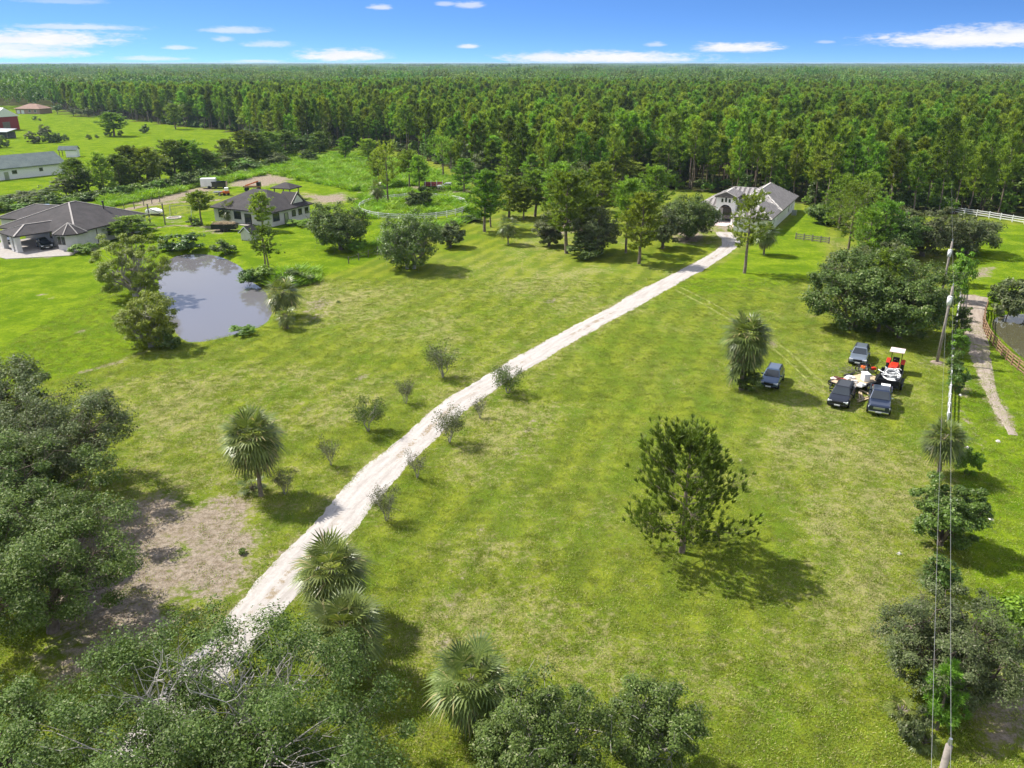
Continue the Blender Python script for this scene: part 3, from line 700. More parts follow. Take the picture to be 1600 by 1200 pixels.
def build_ground():
    xs = axis(-100, 78, .75, -16000, 16000, 1.10); ys = axis(18, 180, .75, -800, 26000, 1.07)
    X, Y = np.meshgrid(xs, ys); x = X.ravel(); y = Y.ravel(); n = len(x)
    z = np.zeros(n)
    near = (np.abs(x) < 420) & (y > 10) & (y < 800); z[near] += .07 * np.sin(x[near] * .11 + 1) * np.cos(y[near] * .085) * np.clip((200 - y[near]) / 100, 0, 1)
    for P_ in (pondP, pond2P):
        b = (x > P_[:, 0].min() - 8) & (x < P_[:, 0].max() + 8) & (y > P_[:, 1].min() - 8) & (y < P_[:, 1].max() + 8)
        d = sdf(x[b], y[b], P_); t = np.clip((d + .3) / 2.2, 0, 1); t = t * t * (3 - 2 * t); zz = z[b] * t + (1 - t) * -.56; zz -= np.clip(-d - .3, 0, 2.5) * .35; z[b] = zz
    A = {k: np.zeros(n) for k in ('lush', 'dry', 'sand', 'forest')}
    idx = np.where((np.abs(x) < 900) & (y > 5) & (y < 900))[0]; px, py = x[idx], y[idx]; soft = np.clip(py / 90, .6, 6)
    def soften(d, s): return np.clip(.5 - d / (2 * s), 0, 1)
    for p in LUSH: A['lush'][idx] = np.maximum(A['lush'][idx], soften(sdf(px, py, polyG(p)), soft * 1.2))
    for p in DRY: A['dry'][idx] = np.maximum(A['dry'][idx], soften(sdf(px, py, polyG(p)), soft * 4))
    for p in SAND: A['sand'][idx] = np.maximum(A['sand'][idx], .90 * soften(sdf(px, py, polyG(p)), soft * 1.1 + 1.9))
    for p, w_ in TRACKS: A['sand'][idx] = np.maximum(A['sand'][idx], .80 * soften(dline(px, py, polyG(p)) - w_ - .1, .45 + soft * .25))
    for su, sv, sr in SPOTS: c_ = G(su, sv); A['sand'][idx] = np.maximum(A['sand'][idx], .72 * soften(np.hypot(px - c_.x, (py - c_.y) * .7) - sr * depth(su, sv) / FPX * .6, .8))
    A['dry'][idx] = np.maximum(A['dry'][idx], .8 * soften(dline(px, py, driveC[::6]) - 2.3, 1.0))
    A['sand'][idx] = np.maximum(A['sand'][idx], .62 * soften(dline(px, py, driveC[::6]) - 1.65, .45))
    A['sand'][idx] = np.maximum(A['sand'][idx], .6 * soften(dline(px, py, pathC[::6]) - 1.1, .5))
    for P_ in (pondP, pond2P): A['sand'][idx] = np.maximum(A['sand'][idx], .5 * soften(np.abs(sdf(px, py, P_)) - .3, .4))
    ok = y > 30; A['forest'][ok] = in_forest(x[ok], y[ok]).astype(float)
    A['lush'] *= np.clip((5000 - y) / 4000, 0, 1)
    ny, nx = X.shape; i = np.arange(nx * ny).reshape(ny, nx)
    me = mk('ground', np.stack([x, y, z], 1), np.stack([i[:-1, :-1], i[:-1, 1:], i[1:, 1:], i[1:, :-1]], -1).reshape(-1, 4), None, ('ground',), smooth=True)
    for k, a in A.items():
        at = me.attributes.new(k, 'FLOAT', 'POINT'); at.data.foreach_set('value', a.astype(np.float32))
    return tag(link('ground', me), kind='structure')
build_ground()

def ribbon(name, m, Cl, widths, z, seed):
    """road sheet with a ragged edge; UV u = -1..1 across, v = metres along"""
    r = np.random.default_rng(seed); n = len(Cl); d = np.gradient(Cl, axis=0); d /= np.linalg.norm(d, axis=1)[:, None]; nr = np.stack([d[:, 1], -d[:, 0]], 1)
    def rag(): 
        e = r.normal(size=n) * .045 + np.convolve(r.normal(size=n + 24), np.ones(25) / 25, 'valid') * .75; return e * min(1, widths.max() / 1.5)
    wl = widths / 2 + rag(); wr = widths / 2 + rag(); k = 9; s = np.linspace(-1, 1, k); along = np.concatenate([[0], np.cumsum(np.linalg.norm(np.diff(Cl, axis=0), axis=1))])
    off = np.where(s[None, :] < 0, s[None, :] * wl[:, None], s[None, :] * wr[:, None]); P = Cl[:, None, :] + off[..., None] * nr[:, None, :]
    zz = z + .07 * np.sin(P[..., 0] * .11 + 1) * np.cos(P[..., 1] * .085) * np.clip((200 - P[..., 1]) / 100, 0, 1) + .014 * (1 - s[None, :] ** 2) - .03 * (np.abs(s[None, :]) > .9)
    V = np.concatenate([P, zz[..., None]], -1).reshape(-1, 3); i = np.arange(n * k).reshape(n, k)
    q = np.stack([i[:-1, :-1], i[:-1, 1:], i[1:, 1:], i[1:, :-1]], -1).reshape(-1, 4); me = mk(name, V, q, None, (m,), smooth=True)
    uv = me.uv_layers.new(name='UVMap'); U = np.stack([np.broadcast_to(s[None, :], (n, k)).ravel(), np.repeat(along, k)], 1); uv.data.foreach_set('uv', U[q.ravel()].astype(np.float32).ravel())
    return tag(link(name, me), kind='structure')
ribbon('driveway', 'sand_road', driveC, np.full(len(driveC), 3.0), .035, 3)
ribbon('sandy_path', 'sand_path', pathC, np.interp(np.linspace(0, 1, len(pathC)), [0, .35, .55, .7, 1], [3.4, 2.5, 2.3, 1.0, .6]), .03, 4)

for k_, tp_ in enumerate(([(1055, 453), (1110, 482), (1160, 512), (1215, 550), (1262, 592), (1290, 615)], [(1063, 449), (1121, 479), (1173, 510), (1231, 548), (1278, 590), (1306, 612)])):
    tc_ = spline(polyG(tp_), .35); ribbon('tyre_track', 'track_grass', tc_, np.full(len(tc_), .34), .022, 30 + k_)
for nm, P_, m_ in (('pond', pondP, 'pond_water'), ('pond', pond2P, 'green_water')):
    c = P_.mean(0); Q = c + (P_ - c) * 1.02; V = np.concatenate([Q, np.full((len(Q), 1), -.5)], 1)
    me = bpy.data.meshes.new(nm); me.from_pydata([tuple(v) for v in V], [], [tuple(range(len(V)))]); me.materials.append(MATS[m_]); tag(link(nm, me), kind='structure')

# ------------------------------------------------------------------ forest
FP = [pine(np.random.default_rng(100 + i), 17, [5.0, 4.2, 5.8, 4.4, 5.0, 6.0][i], [.34, .46, .26, .40, .50, .20][i], [26, 20, 30, 24, 20, 30][i], 13, 9, 1.15, .085, leaf='pine_needle_light' if i != 3 else 'pine_needle', trunk_r=.17, name='forest_pine', sides=5, twig=False, fmin=.3, sprd=.42, axz=1.0, lat=.2, lean=.05,
           prof_z=[(.5, .8, 1, .8, .5, .2), (.4, .7, .9, 1, .7, .3), (.8, 1, .9, .6, .4, .15), (.6, 1, .7, .9, .5, .2), (.3, .8, 1, .95, .75, .35), (.9, 1, .85, .65, .4, .12)][i]) for i in range(6)]
BL = [oak(np.random.default_rng(130 + i), 3.4, 11, 2.6, 3000, .50, .30, lobes=8, clumps=70, crad=.75, trunk_r=.2, twigs=.3, leaf=['broad_leaf', 'oak_leaf_grey', 'cypress_leaf', 'broad_leaf'][i], name='broadleaf') for i in range(4)]

def joined(tr, cr, name):
    """trunk and crown as one mesh, for the mass of far trees"""
    def arr(me):
        v = np.zeros(len(me.vertices) * 3, np.float32); me.vertices.foreach_get('co', v); li = np.zeros(len(me.loops), np.int32); me.loops.foreach_get('vertex_index', li); return v.reshape(-1, 3), li.reshape(-1, 4)
    v1, q1 = arr(tr); v2, q2 = arr(cr)
    return mk(name, np.concatenate([v1, v2]), np.concatenate([q1, q2 + len(v1)]), None, (tr.materials[0].name, cr.materials[0].name), mi_q=np.concatenate([np.zeros(len(q1)), np.ones(len(q2))]))

def forest_points():
    r = np.random.default_rng(21); s = 4.3
    gx, gy = np.meshgrid(np.arange(-620, 620, s), np.arange(150, 760, s)); x = gx.ravel() + r.uniform(-1.6, 1.6, gx.size); y = gy.ravel() + r.uniform(-1.6, 1.6, gx.size)
    dist = np.hypot(x, y); k = in_forest(x, y, 0) & (np.abs(x) < .80 * y + 25) & (dist < 720) & (r.uniform(size=x.size) < .80)
    x, y = x[k], y[k]; o = np.argsort(np.hypot(x, y)); return x[o], y[o], r
fx, fy, frng = forest_points()
dens = np.sin(fx * .013 + 2) * np.cos(fy * .011 + fx * .004)
kind = np.where(frng.uniform(size=len(fx)) < .08 + .10 * (dens > .35), 6 + frng.integers(0, 4, len(fx)), frng.integers(0, 6, len(fx)))
fh = frng.uniform(.66, 1.22, len(fx)) * (1 + .06 * dens); fw = frng.uniform(.85, 1.25, len(fx)); frz = frng.uniform(0, 6.28, len(fx))
fu, fv = pix(fx, fy)
infr = (fu > -40) & (fu < 1640)
npine = 0; used = np.zeros(len(fx), bool)
for i in range(len(fx)):
    if npine >= 290: break
    if not infr[i]: continue
    used[i] = True; u = fu[i]
    side = 'behind the white tiled house' if 1090 < u < 1300 else ('beyond the lawn grove' if 760 < u <= 1090 else ('behind the round pen clearing' if u <= 760 else 'at right beyond the white rail fence'))
    if kind[i] < 6:
        put('pine_tree', FP[kind[i]], (fx[i], fy[i], 0), 'tall pine in the front rows of the forest ' + side, 'pine tree', frz[i], fw[i], fh[i], 'pines at the front of the forest'); npine += 1
    else:
        put('broadleaf_tree', BL[kind[i] - 6], (fx[i], fy[i], 0), 'rounded broadleaf tree among forest pines ' + side, 'broadleaf tree', frz[i], fw[i], fh[i], 'broadleaf trees in the forest edge')
rest = ~used
FPJ = [joined(*m, 'forest_tree') for m in FP + BL]
scatter('pine_forest', FPJ, np.stack([fx, fy, 0 * fx], 1)[rest], frz[rest], np.stack([fw, fw, fh], 1)[rest], kind[rest], 'dense green pine forest filling the middle distance to the horizon')

def canopy_patch(seed, S, ntree, nq, qs, name):
    r = np.random.default_rng(seed); P = []; N = []
    for i in range(ntree):
        c = r.uniform(-S / 2, S / 2, 2); h = r.uniform(9.5, 17.5) + 1.0 * math.sin(c[0] * .2); w_ = r.uniform(1.5, 2.6)
        o = unit(r.normal(size=(nq, 3)) + np.array([0, 0, .5])) * r.uniform(.4, 1, (nq, 1)); P.append(np.stack([c[0] + o[:, 0] * w_, c[1] + o[:, 1] * w_, h - 3.2 + o[:, 2] * 3.4], 1)); N.append(unit(o + r.normal(size=(nq, 3)) * .5))
    b = TB(); b.quads(leaf_quads(r, np.concatenate(P), np.concatenate(N), qs, qs * .75)); return b.mesh(name, 'forest_far')
PA = [canopy_patch(40 + i, 34, 50, 22, 1.7, 'canopy_near') for i in range(4)]
PB = [canopy_patch(50 + i, 130, 620, 6, 3.6, 'canopy_far') for i in range(4)]
def patches(lo, hi, S, seed):
    r = np.random.default_rng(seed); gx, gy = np.meshgrid(np.arange(-.80 * hi, .80 * hi, S * .93), np.arange(lo * .7, hi, S * .93)); x = gx.ravel(); y = gy.ravel(); d = np.hypot(x, y)
    k = (d > lo) & (d < hi) & (np.abs(x) < .78 * y + S); x, y = x[k], y[k]; n = len(x)
    return np.stack([x, y, 0 * x], 1), r.integers(0, 4, n) * math.pi / 2, np.stack([np.ones(n), np.ones(n), r.uniform(.84, 1.18, n) + .35 * (r.uniform(size=n) < .06)], 1), r.integers(0, 4, n)
a, b_, c_, d_ = patches(705, 2600, 34, 5)
scatter('far_forest', PA, a, b_, c_, d_, 'far green forest canopy stretching towards the horizon')
a, b_, c_, d_ = patches(2560, 15000, 130, 6)
scatter('horizon_forest', PB, a, b_, c_, d_, 'hazy blue-green forest on the horizon')

# ------------------------------------------------------------------ trees that stand alone
def TS(u, vb, vt, wpx):
    p = G(u, vb); return p, hgt(vb, vt), wpx * depth(u, vb) / FPX
_seed = [500]
def nr(): _seed[0] += 1; return np.random.default_rng(_seed[0])

# near oaks, each with its own crown
m = oak(nr(), 8.4, 8.9, 1.2, 135000, .135, .078, lobes=15, clumps=460, crad=.85, trunk_r=.30, twigs=.5, leaf='oak_leaf', bark='pale_bark', fill=.45, Ry=7.2, name='big_oak')
bo = put('oak_tree', m, (-12.6, 25.3, 0), 'large spreading oak with grey bare twigs beside the near end of the driveway', 'oak tree')
tb = TB(); r_ = nr()
for k in range(5):                                                  # bare grey twigs showing through the crown
    c0 = np.array([[1.0, 1.6, 5.2], [2.6, 2.0, 5.0], [-2.6, 1.4, 5.2], [0.3, 2.6, 5.2], [1.9, .6, 5.3]][k])
    for j in range(7):
        e = c0 + np.array([r_.normal() * 1.1, r_.normal() * 1.1, r_.uniform(1.3, 2.5)]); b = bent(r_, c0, e, 5, .08); tb.tube(b, np.linspace(.034, .010, 5), 4)
        for q in range(5): s = b[r_.integers(1, 5)]; tb.tube(bent(r_, s, s + np.array([r_.normal() * .4, r_.normal() * .4, r_.uniform(.2, .75)]), 3, .1), [.015, .011, .007], 3)
link('bare_branches', tb.mesh('bare_branches', 'branch_dead'), bo)
put('oak_tree', oak(nr(), 3.05, 6.6, .8, 40000, .135, .08, lobes=9, clumps=150, crad=.55, leaf='oak_leaf', bark='pale_bark', fill=.4, name='oak_b'), (1.3, 26.8, 0), 'oak at the bottom edge of the lawn, beside the lone near palm', 'oak tree')
put('oak_tree', oak(nr(), 2.3, 5.4, .6, 21000, .135, .08, lobes=8, clumps=95, crad=.5, leaf='oak_leaf', bark='pale_bark', fill=.4, name='oak_c'), (6.5, 28.2, 0), 'smaller open-crowned oak at the bottom edge of the lawn, right of another oak', 'oak tree')
put('oak_tree', oak(nr(), 7.0, 9.6, 1.4, 66000, .19, .105, lobes=13, clumps=260, crad=.95, trunk_r=.4, leaf='oak_leaf_grey', Ry=7, name='oak_d'), (-35.6, 53.2, 0), 'big dark oak on the left, its long low limb reaching over the lawn', 'oak tree')
put('oak_tree', oak(nr(), 5.4, 9.4, 1.2, 54000, .16, .09, lobes=10, clumps=180, crad=.8, trunk_r=.33, leaf='oak_leaf', name='oak_e'), (-26.9, 38.2, 0), 'dark oak at the left edge beside the bare sandy patch', 'oak tree')
put('oak_tree', oak(nr(), 5.6, 7.6, 1.4, 26000, .24, .14, lobes=10, clumps=150, crad=.9, trunk_r=.33, leaf='oak_leaf_grey', name='oak_f'), (-46.5, 64.5, 0), 'oak at the left edge below the lush lawn, farthest of the left oaks', 'oak tree')
put('oak_tree', oak(nr(), 6.0, 9.4, 1.2, 46000, .19, .105, lobes=10, clumps=150, crad=.9, trunk_r=.33, leaf='oak_leaf', name='oak_f2'), (-32.6, 45.4, 0), 'oak in the middle of the dark left group, by the tree shadow on sand', 'oak tree')
put('oak_tree', oak(nr(), 3.2, 5.6, .8, 24000, .135, .075, lobes=8, clumps=110, crad=.6, leaf='oak_leaf', name='oak_g'), (-23.2, 27.0, 0), 'oak cut off by the bottom left corner', 'oak tree')
put('oak_tree', oak(nr(), 3.45, 6.6, .3, 56000, .13, .07, lobes=11, clumps=190, crad=.55, leaf='oak_leaf_grey', fill=.4, name='oak_h'), (22.7, 33.2, 0), 'dark bushy oak under the power lines at lower right', 'oak tree')
p, H, W = TS(1468, 852, 735, 108)
put('broadleaf_tree', oak(nr(), W / 2, H, .2, 30000, .17, .11, lobes=9, clumps=120, crad=.5, leaf='broad_leaf', name='tree_e'), p, 'glossy round broadleaf tree under the power lines, below the short palm', 'broadleaf tree')

# the oak and pine mass above the parked cars
for (u, vb, vt, wp, lf, lb) in [(1330, 515, 385, 150, 'oak_leaf', 'dark left part of the dense oak clump above the parked cars'), (1405, 528, 392, 150, 'oak_leaf', 'dark right part of the dense oak clump above the parked cars'), (1365, 485, 372, 160, 'oak_leaf_grey', 'grey-green oak at the back of the clump above the parked cars')]:
    p, H, W = TS(u, vb, vt, wp)
    put('oak_tree', oak(nr(), W / 2, H, .3, 30000, .30, .18, lobes=11, clumps=230, crad=1.0, trunk_r=.3, leaf=lf, name='clump_oak'), p, lb, 'oak tree')
p, H, W = TS(1372, 518, 382, 110)
put('pine_tree', pine(nr(), H, W, .25, 40, 14, 12, .62, .05, leaf='pine_needle_light', trunk_r=.2, name='clump_pine'), p, 'light green pine with bare grey limbs inside the oak clump', 'pine tree')
for (u, vb, vt, wp, lf, lb) in [(1440, 400, 318, 120, 'oak_leaf_grey', 'grey-green oak behind the dense clump'), (1510, 396, 334, 90, 'oak_leaf_grey', 'spreading grey-green oak beside the right-hand pasture'), (1395, 405, 330, 90, 'broad_leaf', 'broadleaf tree between the dense clump and the white house'), (1290, 350, 318, 60, 'broad_leaf', 'dark shrub-like tree at the lawn edge right of the white house')]:
    p, H, W = TS(u, vb, vt, wp)
    put('oak_tree' if 'oak' in lf else 'broadleaf_tree', oak(nr(), W / 2, H, .5, 16000, .38, .22, lobes=10, clumps=120, crad=1.0, leaf=lf, name='back_oak'), p, lb, 'oak tree' if 'oak' in lf else 'broadleaf tree')
for (u, vb, vt, wp, lb) in [(1325, 392, 278, 90, 'bright green pine right of the white house, nearest its lawn'), (1345, 375, 262, 80, 'bright green pine behind the dark rail fence'), (1375, 405, 300, 80, 'pine standing between the oak clump and the forest'), (1310, 360, 268, 70, 'tall pine rising at the right corner of the house lawn'), (1352, 410, 318, 70, 'short leafy pine behind the oak clump')]:
    p, H, W = TS(u, vb, vt, wp)
    put('pine_tree', pine(nr(), H, W, .2, 34, 14, 9, .8, .07, leaf='pine_needle_light', trunk_r=.2, name='edge_pine'), p, lb, 'pine tree')

# the lone pine on the lawn
p, H, W = TS(1065, 862, 668, 176)
lone = pine(nr(), H * 1.06, W * 1.10, .15, 40, 40, 15, .58, .028, leaf='pine_needle', trunk_r=.21, name='lone_pine', lean=.05, curv=.30, fmin=.45, axz=1.2, sprd=.30, lat=.17, ejit=12, prof_z=(.8, 1, .92, .75, .52, .24))
put('pine_tree', lone, p, 'lone dark green pine standing in the middle of the near lawn', 'pine tree')

# other lawn pines (their own shapes, three patterns)
LP = [pine(np.random.default_rng(700 + i), 13, 6.2, [.24, .30, .18, .46][i], 44, 18, 10, .80, .060, leaf='pine_needle_light', trunk_r=.2, name='lawn_pine', lean=.05, sprd=.42, axz=1.0, lat=.2) for i in range(4)]
LP.append(pine(np.random.default_rng(705), 13, 6.2, .36, 28, 13, 9, .80, .055, leaf='pine_needle_light', trunk_r=.2, name='thin_pine', lean=.06, sprd=.42, axz=1.0, prof_z=(.5, .8, 1, .9, .8, .4)))
for i, (u, vb, vt, wp, k, lb) in enumerate([
        (757, 362, 262, 68, 0, 'full-crowned pine at the left end of the lawn grove'), (767, 355, 270, 40, 1, 'thin pine close behind the left end of the lawn grove'), (795, 340, 272, 60, 2, 'bushy pine just behind the lawn palm'), (836, 338, 262, 66, 1, 'tall pine with a dark trunk in the shaded middle of the grove'),
        (818, 343, 290, 40, 0, 'small pine left of the dark-trunked grove pine'), (885, 396, 262, 84, 1, 'large pine at the front of the grove, tallest over the lawn'), (914, 388, 285, 50, 3, 'slender pine beside the dark shrub in the grove'), (978, 395, 272, 60, 3, 'tall slim pine left of the drive-side pine'),
        (998, 412, 297, 76, 0, 'forward pine of the grove nearest the driveway'), (940, 352, 250, 70, 0, 'pine at the back of the grove'), (1020, 345, 255, 60, 1, 'pine behind the oak that stands by the driveway bend'), (875, 345, 250, 66, 2, 'bright pine in the rear of the grove'), (905, 350, 262, 60, 1, 'narrow pine in the rear of the grove by the oaks'),
        (1163, 427, 293, 74, 4, 'lone tall pine with a long bare trunk before the white house'), (607, 318, 216, 46, 4, 'tall thin pine inside the round pen'), (640, 296, 232, 44, 3, 'tall pine behind the round pen'), (692, 278, 208, 42, 4, 'bare-trunked pine near the white pickup'), (655, 300, 240, 40, 1, 'pine beside the rusty red load'),
        (316, 351, 296, 46, 3, 'pine left of the middle house'), (412, 360, 298, 44, 1, 'pine in front of the middle house roof'), (210, 372, 336, 80, 2, 'round pine crown against the left house wall'), (178, 213, 174, 52, 1, 'broad flat-topped pine alone in the far left field'),
        (592, 290, 236, 40, 1, 'pine at the left edge of the weedy clearing'), (725, 300, 246, 44, 0, 'pine at the corner of the clearing by the pickup'), (705, 268, 215, 40, 3, 'pine behind the pickup'), (575, 255, 215, 36, 1, 'pine at the back of the weedy clearing'), (540, 250, 212, 34, 0, 'pine beside the pale sand strip at the back'), (275, 202, 160, 30, 1, 'pine on the far field edge')]):
    p, H, W = TS(u, vb, vt, wp)
    put('pine_tree', LP[k], p, lb, 'pine tree', i * 1.7, W / 6.2, H / 13)

# twin-trunk pine by the pond
p, H, W = TS(415, 420, 345, 58)
m1 = pine(nr(), H, W, .38, 26, 16, 14, .5, .04, leaf='pine_needle', trunk_r=.15, name='pond_pine', lean=.04)
o = put('pine_tree', m1, p, 'two-trunked pine on the far right bank of the left pond', 'pine tree'); tb = TB(); tb.tube([(.55, .1, -.2), (.3, .1, H * .4), (.12, 0, H * .68)], [.14, .1, .06], 6); link('trunk', tb.mesh('second_trunk', 'pine_bark', True), o)

# lawn oaks and grove broadleaf trees
for (u, vb, vt, wp, cl, n_, lf, lb) in [(533, 390, 308, 96, .5, 18000, 'oak_leaf', 'round drooping oak between the left pond and the round pen'), (642, 420, 326, 102, .5, 22000, 'broad_leaf', 'dense dark oak with pale trunks standing on the lawn'), (704, 386, 346, 44, .3, 7000, 'oak_leaf_grey', 'small grey-green tree right of the dense lawn oak'),
        (930, 398, 318, 74, .6, 15000, 'oak_leaf_grey', 'dark shaded oak in the middle of the lawn grove'), (858, 385, 330, 50, .5, 8000, 'oak_leaf_grey', 'mossy oak low under the grove pines'), (1075, 374, 302, 92, 1.0, 20000, 'oak_leaf', 'round oak at the driveway bend by the white house'), (1035, 388, 318, 60, .9, 10000, 'oak_leaf_grey', 'grey oak between the grove pines and the driveway bend'),
        (765, 290, 233, 60, 1, 9000, 'oak_leaf_grey', 'greyish oak at the forest edge behind the clearing'), (900, 330, 245, 60, 1, 9000, 'oak_leaf_grey', 'pale grey oak crown behind the grove'), (660, 322, 290, 34, .4, 5000, 'oak_leaf', 'dark tree inside the round pen'), (645, 325, 300, 26, .3, 4000, 'oak_leaf', 'low dark shrub tree beside the tree in the round pen')]:
    p, H, W = TS(u, vb, vt, wp); L = .0024 * depth(u, vb)
    put('oak_tree', oak(nr(), W / 2, H, cl, n_, L, L * .58, lobes=10, clumps=int(n_ / 90), crad=.15 * W / 2 + .25, leaf=lf, bark='pale_bark' if u == 642 else 'bark', multi=2 if u == 642 else 1, name='lawn_oak'), p, lb, 'oak tree')
# trees by the left pond
for (u, vb, vt, wp, cl, n_, lf, lb) in [(212, 462, 354, 118, .2, 34000, 'cypress_leaf', 'yellow-green tree leaning over the left pond, larger of the two'), (236, 542, 446, 90, .1, 24000, 'cypress_leaf', 'yellow-green tree at the near corner of the left pond')]:
    p, H, W = TS(u, vb, vt, wp)
    o = put('pond_tree', oak(nr(), W / 2, H, cl, n_, .25, .12, lobes=10, clumps=190, crad=.62, leaf=lf, bark='pale_bark', name='pond_tree'), p, lb, 'tree')
    if u == 212:
        tb = TB(); r_ = nr()
        for k in range(5):
            e = np.array([4.6 + r_.uniform(-.8, .9), r_.uniform(-2.6, 1.2), r_.uniform(1.6, 3.6)]); b = bent(r_, (.6, -.4, 2.4), e, 6, .06); tb.tube(b, np.linspace(.07, .02, 6), 5)
            for q in range(6): s = b[r_.integers(2, 6)]; tb.tube([s, s + r_.normal(size=3) * .6], [.025, .01], 3)
        link('bare_branches', tb.mesh('pond_branches', 'branch_dead'), o)

# palms
def palms(u, vb, vt, wp, lb, n=34, segs=15, dead=7, trunk=None, low=-.75, rz=0):
    p, H, W = TS(u, vb, vt, wp); L = W / 2 * 1.02; th = max(.25, H - L * .78) if trunk is None else trunk
    return put('palm_tree', palm(nr(), th, n, L, segs, .17 if wp > 40 else .16, dead, low=low), p, lb, 'palm tree', rz)
palms(528, 972, 852, 108, 'palm beside the driveway, farther of the two near palms', 54, 19, 9)
palms(546, 1058, 938, 122, 'palm with yellowing fronds below the other palm beside the driveway', 46, 19, 11)
palms(742, 1140, 1020, 124, 'lone near palm at the bottom middle of the lawn', 46, 19, 12)
o = palms(408, 775, 648, 90, 'tall cabbage palm with a clear trunk left of the driveway', 70, 17, 12, low=-.9)
p = G(396, 768); put('palm_tree', palm(nr(), .5, 16, 1.15, 13, .1, 2), p, 'small young palm at the foot of the tall cabbage palm', 'palm tree')
# the great skirted palm beside the parked car
p, H, W = TS(1158, 608, 500, 70)
big = palm(nr(), H - 1.6, 80, W / 2 * 1.04, 15, .22, 34, low=-.97, name='skirt_palm'); o = put('palm_tree', big, p, 'big skirted palm beside the single parked blue car', 'palm tree')
L2 = []; r_ = nr()
for k in range(48):
    a = k * 2.4; e = R(r_.uniform(-60, 15)); frond(r_, np.array([0, 0, (H - 1.6) * r_.uniform(.5, .9)]), np.array([math.cos(a) * math.cos(e), math.sin(a) * math.cos(e), math.sin(e)]), W / 2 * r_.uniform(.75, .98), 12, .6, L2)
b = TB(); b.quads(np.concatenate(L2)); link('lower_fronds', b.mesh('lower_fronds', 'palm_leaf'), o)
put('shrub', bush(nr(), 1.5, 2.2, 5000, .2, .12, 'oak_leaf'), p + Vector((.6, -.3, 0)), 'dark undergrowth round the foot of the skirted palm', 'shrub')
palms(445, 497, 436, 56, 'palm on the right bank of the left pond', 40, 13, 8)
palms(450, 514, 480, 34, 'small palm in front of the pond-bank palm', 24, 11, 4)
palms(1193, 398, 349, 38, 'palm on the lawn before the white house', 54, 12, 14)
palms(794, 382, 338, 34, 'palm in the lawn grove', 34, 12, 6)
palms(590, 320, 283, 28, 'palm inside the round pen', 30, 11, 8)
palms(362, 346, 315, 32, 'palm by the middle house wall', 30, 11, 6)
palms(1466, 742, 660, 66, 'short palm under the power lines, level with the parked pickup', 60, 15, 10)
palms(1455, 905, 838, 50, 'low palmetto below the round broadleaf tree', 26, 13, 5, .3)
palms(1408, 1118, 1080, 56, 'withered palmetto at the left foot of the lower right oak', 14, 12, 12, .3)
palms(1440, 1165, 1118, 50, 'palmetto at the foot of the power pole', 22, 12, 3, .3)

# small trees planted along the driveway
YT = [sparse_tree(np.random.default_rng(800 + i), 2.6, 2.4, [1900, 3600, 1100, 2600][i], ['dry_twig_leaf', 'oak_leaf', 'dry_twig_leaf', 'oak_leaf_grey'][i]) for i in range(4)]
for i, (u, vb, vt, wp, k, lb) in enumerate([(692, 590, 545, 44, 3, 'leafy young tree, farthest of the left driveway row'), (634, 630, 597, 26, 0, 'thin young tree second in the left driveway row'), (575, 674, 630, 46, 1, 'fullest dark young tree in the left driveway row'), (517, 727, 686, 30, 2, 'nearly bare young tree in the left driveway row'), (446, 772, 738, 34, 0, 'twiggy young tree beside the tall cabbage palm'),
        (794, 615, 577, 42, 1, 'leafy young tree, farthest of the right driveway row'), (750, 654, 622, 22, 2, 'small bare young tree second in the right driveway row'), (703, 692, 644, 42, 3, 'open young tree in the middle of the right driveway row'), (652, 747, 708, 30, 2, 'bare grey young tree in the right driveway row'), (604, 814, 768, 40, 0, 'twiggy young tree, nearest of the right driveway row')]):
    p, H, W = TS(u, vb, vt, wp); put('young_tree', YT[k], p, lb, 'young tree', i * 1.3, W / 2.2, H / 2.5, 'young trees planted along the driveway')

